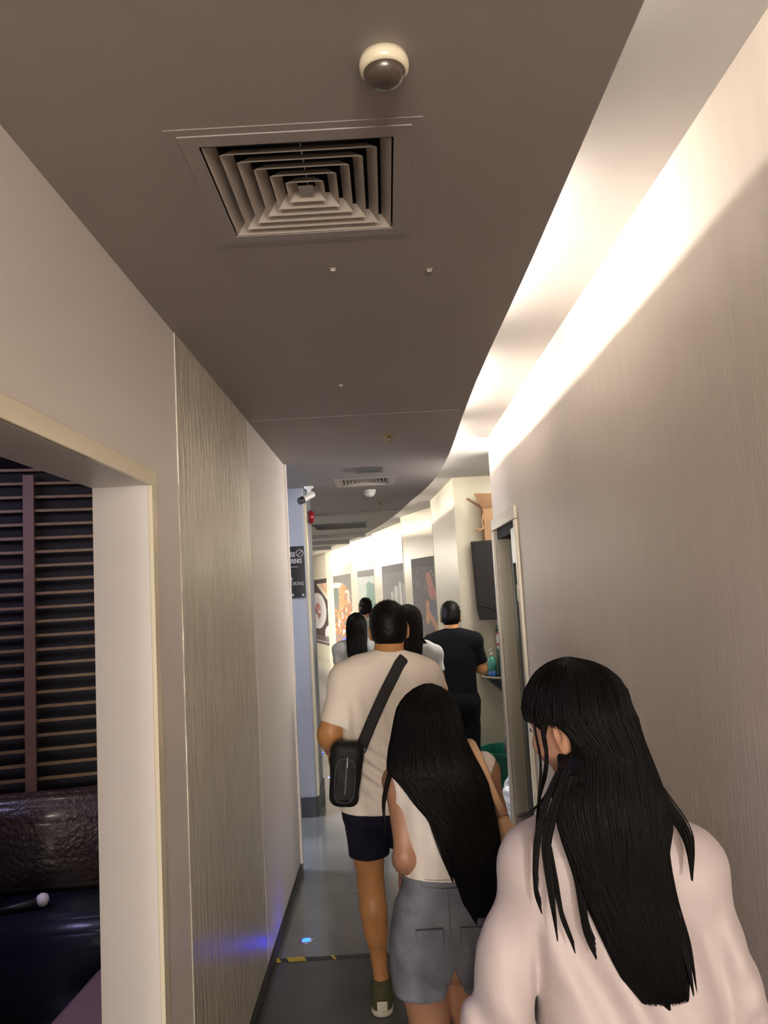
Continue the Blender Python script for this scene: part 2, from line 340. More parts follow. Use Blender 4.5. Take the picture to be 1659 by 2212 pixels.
# ------------------------------------------------------------------ ceiling fittings
def diffuser(label, c, group='square air diffusers'):
    cx, cy_ = c; t = thing('air_diffuser', label, 'vent', (cx, cy_, ZC), group)
    def ring(o, i, z0, z1, zo0=None):
        m = MB(); s = [(-1, -1), (1, -1), (1, 1), (-1, 1)]
        vs = [(cx+a*o, cy_+b*o, z0) for a, b in s]+[(cx+a*i, cy_+b*i, z1) for a, b in s]+[(cx+a*(o-.0015), cy_+b*(o-.0015), z0+.0015) for a, b in s]+[(cx+a*(i-.0015), cy_+b*(i-.0015), z1+.0015) for a, b in s]
        fs = []
        for k in range(4):
            j = (k+1) % 4; fs += [(k, j, 4+j, 4+k), (8+j, 8+k, 12+k, 12+j), (k, 8+k, 8+j, j), (4+k, 4+j, 12+j, 12+k)]
        return m.add(vs, fs)
    fr = MB()
    for (a, b, c0, d) in ((-.225, -.225, .225, -.190), (-.225, .190, .225, .225), (-.225, -.190, -.190, .190), (.190, -.190, .225, .190)):
        fr.box((cx+a, cy_+b, ZC-.004), (cx+c0, cy_+d, ZC))
    fr.obj('frame', 'vent', t, bevel=.001)
    fl = MB()
    for (a, b, c0, d) in ((-.245, -.245, .245, -.225), (-.245, .225, .245, .245), (-.245, -.225, -.225, .225), (.225, -.225, .245, .225)):
        fl.box((cx+a, cy_+b, ZC-.0018), (cx+c0, cy_+d, ZC))
    fl.obj('flange', 'vent', t)
    for k in range(6):
        o = .186-k*.029
        ring(o, o-.020, ZC-.003, ZC+.019).obj('louvre', 'blade', t)
    MB().box((cx-.016, cy_-.016, ZC+.0), (cx+.016, cy_+.016, ZC+.004)).obj('centre_plate', 'vent', t)
    MB().tube([(cx, cy_-.17, ZC+.045), (cx, cy_+.17, ZC+.045)], .002, 6).obj('tie_rod', 'steel', t)
    p = MB(); z0, z1, h = ZC+.012, ZC+.15, .205
    p.box((cx-h, cy_-h, z0), (cx-h+.01, cy_+h, z1)).box((cx+h-.01, cy_-h, z0), (cx+h, cy_+h, z1)).box((cx-h, cy_-h, z0), (cx+h, cy_-h+.01, z1)).box((cx-h, cy_+h-.01, z0), (cx+h, cy_+h, z1)).box((cx-h, cy_-h, z1-.01), (cx+h, cy_+h, z1))
    p.obj('plenum_box', 'dark', t)
    return t
diffuser('large square ceiling air diffuser nearest the viewer', V1)
diffuser('small-looking square air diffuser farther down the dark ceiling', V2)
t = thing('smoke_detector', 'round domed smoke detector on the ceiling above the near diffuser', 'detector', (.043, 1.20, ZC))
MB().lathe([(.040, 0), (.042, -.010), (.041, -.020), (.036, -.024)], (.043, 1.20, ZC), 28).obj('base', 'cream', t, smooth=True)
MB().lathe([(.034, -.016), (.036, -.022), (.032, -.036), (.022, -.044), (.010, -.047), (.001, -.048)], (.043, 1.20, ZC), 28).obj('dome', 'bronze', t, smooth=True)
t = thing('smoke_detector', 'pale dome detector behind the far air diffuser', 'detector', (-.11, 6.68, ZC))
MB().lathe([(.055, 0), (.055, -.012), (.048, -.02)], (-.11, 6.68, ZC), 24).obj('base', 'white', t, smooth=True)
MB().lathe([(.048, -.02), (.045, -.038), (.03, -.055), (.012, -.06), (.001, -.062)], (-.11, 6.68, ZC), 24).obj('dome', 'white', t, smooth=True)
def sprinkler(x, y, label):
    t = thing('sprinkler', label, 'sprinkler', (x, y, ZC), 'ceiling sprinklers')
    MB().lathe([(.034, 0), (.032, -.006), (.012, -.010)], (x, y, ZC), 18).obj('escutcheon', 'brass', t, smooth=True)
    MB().lathe([(.009, -.008), (.009, -.03), (.005, -.034), (.004, -.055)], (x, y, ZC), 12).obj('body', 'brass', t, smooth=True)
    MB().lathe([(.004, -.052), (.018, -.054), (.018, -.056), (.003, -.057)], (x, y, ZC), 16).obj('deflector', 'brass', t)
sprinkler(.055, 4.33, 'brass ceiling sprinkler in front of the far diffuser')
sprinkler(-.034, 7.70, 'brass ceiling sprinkler beyond the far diffuser')
for (x, y) in ((-.10, 2.02), (.165, 2.06), (-.15, 3.20)):
    t = thing('ceiling_clip', 'tiny pale clip on the dark ceiling, %s' % ('left of centre past the near diffuser' if x < -.12 and y > 3 else 'right of centre past the near diffuser' if x > 0 else 'close behind the near diffuser'), 'clip', (x, y, ZC))
    MB().box((x-.006, y-.004, ZC-.008), (x+.006, y+.004, ZC)).obj('tab', 'blade', t)
    MB().box((x-.009, y-.007, ZC-.003), (x+.009, y+.007, ZC)).obj('pad', 'vent', t)
def slot_vent(label, x0, x1, y0, y1, m='dark'):
    t = thing('ceiling_grille', label, 'vent', ((x0+x1)/2, (y0+y1)/2, ZC))
    f = MB(); e = .02
    f.box((x0, y0, ZC-.012), (x1, y0+e, ZC)).box((x0, y1-e, ZC-.012), (x1, y1, ZC)).box((x0, y0+e, ZC-.012), (x0+e, y1-e, ZC)).box((x1-e, y0+e, ZC-.012), (x1, y1-e, ZC))
    f.obj('frame', 'colbase', t)
    MB().box((x0+e, y0+e, ZC-.002), (x1-e, y1-e, ZC)).obj('backing', m, t)
    n = 7
    for k in range(n):
        y = y0+e+(y1-y0-2*e)*(k+.5)/n
        MB().box((x0+e, y-.006, ZC-.010), (x1-e, y+.006, ZC-.005)).obj('slat', 'colbase', t)
slot_vent('narrow dark ceiling grille just before the far diffuser', -.20, .01, 5.44, 5.62)
slot_vent('wide dark ceiling grille in the lighter far ceiling', -.93, -.22, 9.75, 10.5)
# camera on the column top and red bell
t = thing('security_camera', 'grey bullet security camera at the top corner of the column', 'camera', (-.62, 6.25, ZC))
MB().lathe([(.04, 0), (.04, -.012), (.02, -.02), (.014, -.06)], (-.60, 6.25, ZC), 16).obj('mount', 'white', t, smooth=True)
b = MB().tube([(-.645, 6.16, 2.515), (-.565, 6.24, 2.565)], .026, 16).obj('housing', 'white', t, smooth=False, bevel=.004)
MB().tube([(-.668, 6.137, 2.500), (-.643, 6.162, 2.516)], .029, 16).obj('lens_hood', 'blackp', t)
t = thing('alarm_bell', 'red round alarm bell on the column edge', 'bell', (XL, 6.6, 2.41))
MB().lathe([(.058, .012), (.060, .03), (.050, .05), (.02, .058), (.001, .06)], (XL-.0, 6.6, 2.413), 24, 'x').obj('gong', 'red', t, smooth=True)
MB().lathe([(.03, .0), (.03, .014)], (XL, 6.6, 2.413), 16, 'x').obj('backplate', 'white', t)
# sign on the column
t = thing('rules_sign', 'black notice with pale lettering on the column', 'sign', (-.83, 6.29, 1.74))
MB().box((-1.00, 6.288, 1.735), (-.667, 6.298, 2.150)).obj('board', 'signblk', t, bevel=.001)
text('lettering', 'NO OUTSIDE', .052, (-.742, 6.287, 2.066), 'silver_txt', t, sx=.5, bold=.0016)
text('lettering', 'FOOD & DRINKS', .052, (-.690, 6.287, 2.012), 'silver_txt', t, sx=.56, bold=.0016)
text('lettering', 'NO SMOKING', .042, (-.678, 6.287, 1.832), 'silver_txt', t, sx=.78)
MB().tube([(-.86, 6.286, 1.982), (-.722, 6.286, 1.982)], .003, 6).obj('rule_line', 'silver_txt', t)
def ring_mark(c, r, r2):
    m = MB(); n = 28
    vs = [(c[0]+q*math.cos(2*math.pi*k/n), 6.2875-.0005*(q == r), c[1]+q*math.sin(2*math.pi*k/n)) for q in (r, r2) for k in range(n)]
    m.add(vs, [(k, (k+1) % n, n+(k+1) % n, n+k) for k in range(n)])
    m.obox((c[0], 6.287, c[1]), (.707, 0, .707), (0, 1, 0), (-.707, 0, .707), r, .0004, .0025); return m
ring_mark((-.704, 2.092), .031, .026).obj('forbidden_symbol', 'silver_txt', t)
for cx, cz, r in ((-.793, 1.955, .014), (-.79, 1.885, .018), (-.773, 1.755, .009), (-.690, 1.752, .010)):
    ring_mark((cx, cz), r, r*.55).obj('round_icon', 'silver_txt', t)

# ------------------------------------------------------------------ floor fittings
t0 = thing('floor_light', 'round blue LED floor light nearest the viewer', 'floor light', (-.515, 4.11, 0), 'blue floor lights along the left side')
MB().lathe([(.034, 0), (.034, .003), (.026, .006), (.0225, .006)], (-.515, 4.11, 0), 28).obj('bezel', 'steel', t0, smooth=True)
MB().lathe([(.0225, .002), (.0225, .0065), (.016, .0085), (.001, .009)], (-.515, 4.11, 0), 24).obj('lens', 'led_blue', t0, smooth=True)
for x, y, lb in ((-.641, 7.57, 'blue LED floor light just past the column, nearer of the two there'), (-.834, 8.73, 'blue LED floor light past the column, leftmost of all'), (-.669, 9.42, 'blue LED floor light seen beside the man\'s forearm'), (-1.112, 13.68, 'tiny pale floor light far down the hall')):
    c = copy_tree(t0); c.location = (x, y, 0); c['label'] = lb
t = thing('hazard_tape', 'worn black and yellow tape line across the floor', 'tape', (0, 3.915, 0))
MB().box((XL+.02, 3.90, 0), (XR-.01, 3.935, .0015)).obj('black_strip', 'tape', t)
for x0, x1 in ((-.632, -.612), (-.575, -.490), (-.36, -.345), (.55, .62)):
    MB().prism([(x0, 3.895), (x1, 3.895), (x1-.02, 3.94), (x0-.02, 3.94)], .0016, .0026).obj('yellow_stripe', 'yellow', t)

# ------------------------------------------------------------------ karaoke room
a = R(13); u = np.array((math.cos(a), math.sin(a), 0)); v_ = np.array((-math.sin(a), math.cos(a), 0)); o0 = np.array((-1.80, 3.98, 0))
t = thing('slatted_screen', 'wooden slatted screen with an upright post behind the sofa', 'screen', tuple(o0))
z = .62; k = 0
while z < 2.50:
    MB().obox(o0+u*-.16+np.array((0, 0, z)), u, v_, (0, 0, 1), .95, .010, .0070).obj('slat', 'slat', t); z += .0715
MB().obox(o0+u*-.04-v_*.016+np.array((0, 0, 1.55)), u, v_, (0, 0, 1), .026, .012, .90).obj('post', 'post', t)
for dx in (-1.05, .75): MB().obox(o0+u*dx+v_*.018+np.array((0, 0, 1.55)), u, v_, (0, 0, 1), .02, .012, .90).obj('post', 'post', t)
MB().obox(o0+u*-.16+v_*.06+np.array((0, 0, 1.5)), u, v_, (0, 0, 1), .95, .01, .98).obj('backing_board', 'dark', t)
a = R(6); u = np.array((math.cos(a), math.sin(a), 0)); v_ = np.array((-math.sin(a), math.cos(a), 0)); o0 = np.array((-1.75, 3.62, 0))
t = thing('sofa', 'long black leather sofa with a crinkled brown back, in the karaoke room', 'sofa', tuple(o0))
m = MB()
prof = [(-.26, .03), (-.30, .06), (-.31, .33), (-.295, .40), (-.25, .445), (-.17, .465), (.05, .462), (.10, .45), (.10, .03)]
def extr(prof, x0, x1, n=2):
    m = MB(); q = len(prof); vs = []
    for x in np.linspace(x0, x1, n):
        for y, zz in prof: vs.append(o0+u*x+v_*y+np.array((0, 0, zz)))
    fs = [(i*q+k, i*q+(k+1) % q, (i+1)*q+(k+1) % q, (i+1)*q+k) for i in range(n-1) for k in range(q)]
    fs += [tuple(range(q))[::-1], tuple((n-1)*q+k for k in range(q))]
    return m.add(vs, fs)
for x0, x1 in ((-1.15, -.058), (-.052, .86)):
    o = extr(prof, x0, x1).obj('seat_cushion', 'leather', t)
    bm = bmesh.new(); bm.from_mesh(o.data); bmesh.ops.bevel(bm, geom=list(bm.edges), offset=.012, segments=3, affect='EDGES'); bm.to_mesh(o.data); bm.free()
    o.data.polygons.foreach_set('use_smooth', [True]*len(o.data.polygons))
bp = [(.04, .46), (.02, .50), (.0, .62), (.0, .78), (.015, .86), (.05, .90), (.10, .91), (.14, .88), (.15, .46)]
o = extr(bp, -1.15, .86, 2).obj('back_cushion', 'leather_b', t)
bm = bmesh.new(); bm.from_mesh(o.data); bmesh.ops.bevel(bm, geom=list(bm.edges), offset=.014, segments=3, affect='EDGES'); bm.to_mesh(o.data); bm.free()
o.data.polygons.foreach_set('use_smooth', [True]*len(o.data.polygons))
extr([(-.27, 0), (-.27, .03), (.08, .03), (.08, 0)], -1.1, .8).obj('plinth', 'skirt', t)
t = thing('microphone', 'black wireless microphone with a white foam head lying on the sofa seat', 'microphone', (-1.62, 3.47, .47))
MB().tube([(-1.755, 3.43, .480), (-1.68, 3.45, .487), (-1.59, 3.475, .497)], [.011, .014, .019], 14).obj('handle', 'blackp', t, smooth=True)
MB().lathe([(.001, -.028), (.016, -.024), (.026, -.010), (.028, .004), (.022, .019), (.010, .026), (.001, .028)], (-1.572, 3.482, .501), 16).obj('foam_head', 'white', t, smooth=True)
t = thing('ottoman', 'mauve leather ottoman at the bottom left, in front of the sofa', 'ottoman', (-.99, 2.70, 0))
MB().box((-1.135, 2.43, .05), (-.835, 2.92, .475), R(-4)).obj('cushion', 'mauve', t, bevel=.045, seg=4, smooth=True)
MB().box((-1.10, 2.47, 0), (-.87, 2.88, .06), R(-4)).obj('plinth', 'skirt', t)

# ------------------------------------------------------------------ recess: speaker, carton, shelf, bottles, bin, bag
a = R(-14); u = np.array((math.cos(a), math.sin(a), 0)); v_ = np.array((-math.sin(a), math.cos(a), 0))
t = thing('wall_speaker', 'large charcoal loudspeaker box mounted on the recess wall', 'speaker', (.97, 7.2, 1.5))
c = np.array((.995, 7.19, 0)); m = MB()
pts = [(-.185, 2.155), (.19, 2.155), (.19, 1.43), (-.15, 1.43), (-.17, 1.545)]
vs = [c+u*x-v_*.11+np.array((0, 0, zz)) for x, zz in pts]+[c+u*x*.95+v_*.11+np.array((0, 0, zz)) for x, zz in pts]
n = len(pts); m.add(vs, [tuple(range(n)), tuple(range(n, 2*n))[::-1]]+[(i, n+i, n+(i+1) % n, (i+1) % n) for i in range(n)])
m.obj('cabinet', 'speaker', t, bevel=.006)
m = MB(); m.add([c+u*x-v_*.113+np.array((0, 0, zz)) for x, zz in ((-.165, 2.13), (.17, 2.13), (.17, 1.47), (-.148, 1.56))]+[c+u*x-v_*.120+np.array((0, 0, zz)) for x, zz in ((-.16, 2.125), (.165, 2.125), (.165, 1.475), (-.143, 1.565))], [(0, 1, 2, 3), (7, 6, 5, 4), (0, 4, 5, 1), (1, 5, 6, 2), (2, 6, 7, 3), (3, 7, 4, 0)])
m.obj('grille', 'speaker', t)
MB().box((.97, 7.27, 1.7), (1.05, 7.40, 1.9)).obj('bracket', 'blackp', t)
t = thing('open_carton', 'tall brown cardboard carton with open flaps standing on the speaker', 'box', (.99, 7.2, 2.155))
def sheet(name, quad, th, par, mm='card'):
    q = [np.array(p, float) for p in quad]; n = np.cross(q[1]-q[0], q[2]-q[0]); n = n/np.linalg.norm(n)*th
    MB().add(q+[p+n for p in q], [(3, 2, 1, 0), (4, 5, 6, 7), (0, 1, 5, 4), (1, 2, 6, 5), (2, 3, 7, 6), (3, 0, 4, 7)]).obj(name, mm, par)
x0, x1, y0, y1, z0, z1 = .925, 1.10, 7.11, 7.27, 2.157, 2.47
sheet('panel', [(x0, y0, z0), (x1, y0, z0), (x1, y0, z1), (x0, y0, z1)], .004, t); sheet('panel', [(x0, y1, z0), (x1, y1, z0), (x1, y1, z1), (x0, y1, z1)], .004, t)
sheet('panel', [(x0, y0, z0), (x0, y1, z0), (x0, y1, z1), (x0, y0, z1)], .004, t); sheet('panel', [(x1, y0, z0), (x1, y1, z0), (x1, y1, z1), (x1, y0, z1)], .004, t)
sheet('flap', [(x0, y0, z1), (x0, y1, z1), (x0-.135, y1, z1+.10), (x0-.135, y0, z1+.09)], .004, t)
sheet('flap', [(x0, y0, z1-.02), (x1, y0, z1), (x1+.03, y0-.08, z1+.11), (x0-.09, y0-.08, z1+.12)], .004, t)
sheet('flap', [(x0, y1, z1), (x1, y1, z1), (x1, y1+.05, z1+.13), (x0, y1+.05, z1+.13)], .004, t)
MB().tube([(.925, 7.11, 2.40), (.905, 7.09, 2.33), (.913, 7.09, 2.27), (.88, 7.09, 2.255), (.845, 7.09, 2.275)], .011, 6, flat=.2).obj('torn_strip', 'card', t)
t = thing('corner_shelf', 'small dark rounded shelf under the loudspeaker', 'shelf', (1.02, 7.25, .87))
pl = [(.83, 7.392)]+[(.83+.22*(1-math.cos(q)), 7.392-.30*math.sin(q)) for q in np.linspace(.15, 1.45, 8)]+[(1.30, 7.09), (1.30, 7.392)]
MB().prism(pl, .885, .905).obj('board', 'colbase', t, bevel=.003)
MB().tube([(x, y-.004, .90) for x, y in pl[:-2]], .010, 8).obj('edge_band', 'straw', t, smooth=True)
m = MB(); m.add([(.86, 7.39, .885), (1.28, 7.39, .885), (1.28, 7.39, .50), (.88, 7.30, .885), (1.28, 7.12, .885), (1.28, 7.30, .52)], [(0, 1, 2), (3, 5, 4), (0, 3, 4, 1), (1, 4, 5, 2), (0, 2, 5, 3)])
m.obj('bracket', 'colbase', t)
t = thing('soap_bottle', 'teal pump soap bottle with a blue label on the shelf', 'bottle', (.925, 7.22, .905))
MB().lathe([(.036, 0), (.040, .01), (.040, .055)], (.925, 7.22, .905), 20).obj('label_band', 'bluelabel', t, smooth=True)
MB().lathe([(.041, .055), (.041, .145), (.034, .170), (.015, .182), (.013, .19)], (.925, 7.22, .905), 20).obj('bottle_body', 'teal', t, smooth=True)
MB().lathe([(.013, .19), (.013, .21), (.005, .213), (.005, .240), (.012, .243), (.012, .250), (.001, .252)], (.925, 7.22, .905), 14).obj('pump', 'white', t, smooth=True)
MB().tube([(.925, 7.22, 1.150), (.905, 7.20, 1.150), (.895, 7.19, 1.143)], .004, 6).obj('spout', 'white', t)
t = thing('spray_can', 'tall white and red can with a green cap on the green caddy', 'bottle', (1.02, 7.25, 1.15))
MB().lathe([(.030, 0), (.032, .004), (.032, .16)], (1.015, 7.25, 1.152), 20).obj('can_body', 'white', t, smooth=True)
MB().lathe([(.0325, .03), (.0325, .055)], (1.015, 7.25, 1.152), 20).obj('red_band', 'redlabel', t)
MB().lathe([(.0325, .135), (.0325, .16)], (1.015, 7.25, 1.152), 20).obj('red_band', 'redlabel', t)
MB().lathe([(.033, .16), (.034, .19), (.028, .21), (.012, .22), (.001, .221)], (1.015, 7.25, 1.152), 20).obj('cap', 'green', t, smooth=True)
MB().lathe([(.006, .22), (.006, .245), (.010, .25), (.001, .256)], (1.005, 7.25, 1.152), 12).obj('nozzle', 'white', t, smooth=True)
t = thing('green_caddy', 'green plastic caddy hung at the shelf beside the soap bottle', 'caddy', (1.05, 7.2, .80))
m = MB(); m.box((.985, 7.14, .905), (1.13, 7.32, 1.15)); m.obj('tub', 'green', t, bevel=.008)
MB().box((.985, 7.055, .80), (1.10, 7.075, 1.02)).obj('front_lip', 'green', t, bevel=.004)
MB().box((.99, 7.07, .93), (1.09, 7.15, .945)).obj('lip_arm', 'green', t)
t = thing('green_bin', 'dark green plastic bin on the floor of the recess', 'bin', (.87, 6.5, 0))
m = MB()
m.lathe([(.17, .0), (.225, .36), (.235, .37), (.235, .395), (.222, .395), (.214, .36), (.16, .02), (.001, .015)], (.90, 6.55, 0), 4*6, sc=(1, 1)).obj('tub', 'green', t, smooth=False)
MB().tube([(.68, 6.55, .375), (.66, 6.50, .34), (.66, 6.60, .34), (.68, 6.56, .375)], .008, 6).obj('handle', 'green', t)
t = thing('dark_pouch', 'dark round-topped pouch standing in the green bin', 'bag', (.97, 6.62, .02))
m = MB().lathe([(.04, .03), (.07, .12), (.085, .30), (.085, .42), (.070, .50), (.035, .545), (.001, .55)], (.985, 6.62, .0), 18); m.obj('pouch_body', 'skirt', t, smooth=True)
MB().tube([(.985+.03*math.cos(q), 6.62, .545+.03*math.sin(q)) for q in np.linspace(0, math.pi, 8)], .006, 6).obj('loop', 'strap', t)

# ------------------------------------------------------------------ posters on the stepped panels (flat prints)
def noise2(s, v, sc, seed):
    g = np.random.default_rng(seed).random((64, 64)); x, y = s*sc, v*sc*2
    xi, yi = np.floor(x).astype(int) % 64, np.floor(y).astype(int) % 64; fx, fy = x-np.floor(x), y-np.floor(y)
    fx, fy = fx*fx*(3-2*fx), fy*fy*(3-2*fy); x2, y2 = (xi+1) % 64, (yi+1) % 64
    return (g[xi, yi]*(1-fx)+g[x2, yi]*fx)*(1-fy)+(g[xi, y2]*(1-fx)+g[x2, y2]*fx)*fy
def mixc(c, col, m): m = np.clip(m, 0, 1)[:, None]; return c*(1-m)+np.array(col)*m
def ell(s, v, cs, cv, rs, rv, soft=.08): return np.clip((1-np.sqrt(((s-cs)/rs)**2+((v-cv)/rv)**2))/soft, 0, 1)
def seg(s, v, a, b, w0, w1, asp=3.0):
    ax, ay, bx, by = a[0], a[1]*asp, b[0], b[1]*asp; px, py = s, v*asp
    t = np.clip(((px-ax)*(bx-ax)+(py-ay)*(by-ay))/((bx-ax)**2+(by-ay)**2), 0, 1)
    d = np.hypot(px-ax-t*(bx-ax), py-ay-t*(by-ay)); return np.clip((w0+(w1-w0)*t-d)/.03+.5, 0, 1)
def pG(s, v):
    c = np.tile((.075, .055, .055), (len(s), 1))
    c = mixc(c, (.62, .55, .45), (v > .62)*(v < .935)*(s > .42+(.93-v)*2.2)*1.)
    c = mixc(c, (.62, .25, .10), (v > .66)*(v < .935)*(s > .60+(.93-v)*2.2)*noise2(s, v, 8, 3)*1.3)
    c = mixc(c, (.63, .60, .60), ell(s, v, .42, .51, .50, .285, .04)); c = mixc(c, (.50, .47, .48), ell(s, v, .42, .51, .40, .225, .04)*.6)
    c = mixc(c, (.27, .13, .11), ell(s, v, .40, .50, .27, .15, .3)*(noise2(s, v, 9, 5) > .35)); c = mixc(c, (.46, .22, .20), ell(s, v, .45, .58, .20, .07, .3)*(noise2(s, v, 12, 6) > .4))
    c = mixc(c, (.60, .57, .58), ell(s, v, 1.08, .17, .30, .14, .05)); c = mixc(c, (.14, .11, .11), (v < .13)*.8); return mixc(c, (.55, .55, .53), (np.abs(v-.045) < .006)*1.)
def pF(s, v):
    c = np.tile((.13, .12, .105), (len(s), 1)); n = noise2(s, v, 9, 11); n2 = noise2(s, v, 16, 12)
    c = mixc(c, (.50, .46, .36), ell(s, v, .15, .84, .5, .07)); c = mixc(c, (.10, .12, .10), (s < .3)*(v < .84)*(v > .62))
    body = ((s > .25+(v-.5)*.2)*(s < .75+(.9-v)*.6)*(v < .84))*1.; body = np.maximum(body, (v < .55)*1.)
    c = mixc(c, (.24, .11, .06), body*(n > .25)); c = mixc(c, (.40, .18, .08), body*(n2 > .6)); c = mixc(c, (.60, .50, .40), body*(n > .8)*(n2 > .5))
    c = mixc(c, (.40, .17, .07), seg(s, v, (.50, .84), (.45, .62), .12, .12)); c = mixc(c, (.15, .14, .13), (v < .22)*.6)
    c = mixc(c, (.12, .13, .62), ell(s, v, .55, .15, .16, .05)); return mixc(c, (.12, .11, .10), (v > .935)*1.)
def pE(s, v):
    c = np.tile((.10, .22, .165), (len(s), 1)); c = mixc(c, (.42, .48, .42), ell(s, v, .0, .78, .52, .28)); c = mixc(c, (.50, .52, .52), ell(s, v, .35, .90, .35, .05))
    c = mixc(c, (.50, .55, .52), ell(s, v, 1.0, .90, .38, .06)); c = mixc(c, (.30, .23, .21), (v < .52)*np.clip(noise2(s, v, 8, 21)*1.4, 0, 1)); return mixc(c, (.10, .085, .08), (v > .93)*1.)
def pD(s, v):
    c = np.tile((.15, .14, .15), (len(s), 1)); n = noise2(s, v, 10, 31)
    for k, (cx, w0, top) in enumerate(((.40, .055, .74), (.56, .07, .78), (.72, .05, .82), (.90, .07, .80))):
        c = mixc(c, ((.42, .42, .34), (.50, .50, .46), (.52, .52, .50), (.46, .45, .50))[k], seg(s, v, (cx, top), (cx+.05, .2), w0, w0*1.2))
    c = mixc(c, (.20, .20, .16), (n > .62)*(v < .7)*.5); return mixc(c, (.085, .08, .08), (v > .93)*1.)
def pC(s, v):
    c = np.tile((.125, .11, .11), (len(s), 1)); n = noise2(s, v, 22, 41)
    c = mixc(c, (.42, .40, .36), (n > .80)*(v > .55)*(s > .55)*.9); c = mixc(c, (.30, .28, .24), (n > .86)*(v > .4)*.7); c = mixc(c, (.36, .12, .10), ell(s, v, .93, .80, .10, .08)*.8)
    c = mixc(c, (.52, .22, .18), seg(s, v, (.52, .86), (.62, .72), .07, .10)); c = mixc(c, (.48, .19, .17), seg(s, v, (.60, .76), (.80, .62), .10, .09))
    c = mixc(c, (.55, .25, .20), seg(s, v, (.78, .66), (1.02, .40), .07, .06)); c = mixc(c, (.13, .12, .19), ell(s, v, .66, .62, .13, .09, .4))
    c = mixc(c, (.56, .28, .14), seg(s, v, (.46, .66), (.44, .52), .05, .05)); c = mixc(c, (.52, .24, .14), seg(s, v, (.46, .60), (.98, .34), .05, .07))
    c = mixc(c, (.10, .09, .10), (v < .36)*.5); return mixc(c, (.075, .065, .065), (v > .935)*1.)
def poster(k, u0, u1, fn, label, z0=.37, z1=2.17):
    P, Q = map(np.array, PANELS[k]); t = (Q-P)/np.linalg.norm(Q-P); n = np.array((-t[1], t[0])); n = n if n[0] < 0 else -n
    b = P+t*u0; th = thing('poster', label, 'poster', (b[0], b[1], z0), 'food and party posters on the stepped wall')
    c = P+t*(u0+u1)/2+n*.008
    MB().obox((c[0], c[1], (z0+z1)/2), (t[0], t[1], 0), (n[0], n[1], 0), (0, 0, 1), (u1-u0)/2, .006, (z1-z0)/2).obj('board', 'cream', th)
    nx, nz = 60, 110; S, V = np.meshgrid(np.linspace(0, 1, nx), np.linspace(0, 1, nz)); S, V = S.ravel(), V.ravel()
    xy = P+t*(u0+.008+(u1-u0-.016)*S[:, None])+n*.0155; vs = np.c_[xy, z0+.008+(z1-z0-.016)*V]
    fs = [(j*nx+i, j*nx+i+1, (j+1)*nx+i+1, (j+1)*nx+i) for j in range(nz-1) for i in range(nx-1)]
    o = mesh_obj('print', vs, fs, 'print', th); ca = o.data.color_attributes.new('print', 'FLOAT_COLOR', 'POINT')
    ca.data.foreach_set('color', np.c_[fn(S, V), np.ones(len(S))].astype(np.float32).ravel())
poster('C', .36, 1.55, pC, 'dark party poster with a pink-lit reaching figure, nearest of the posters')
poster('D', .71, 2.45, pD, 'grey poster of pale tall glasses, second poster from the nearest')
poster('E', .60, 1.95, pE, 'poster with pale green and teal shapes, middle of the five')
poster('F', 1.02, 3.35, pF, 'poster of orange-brown skewered food, fourth from the viewer')
poster('G', 1.05, 3.6, pG, 'poster of a white oval plate of meat, farthest left poster')

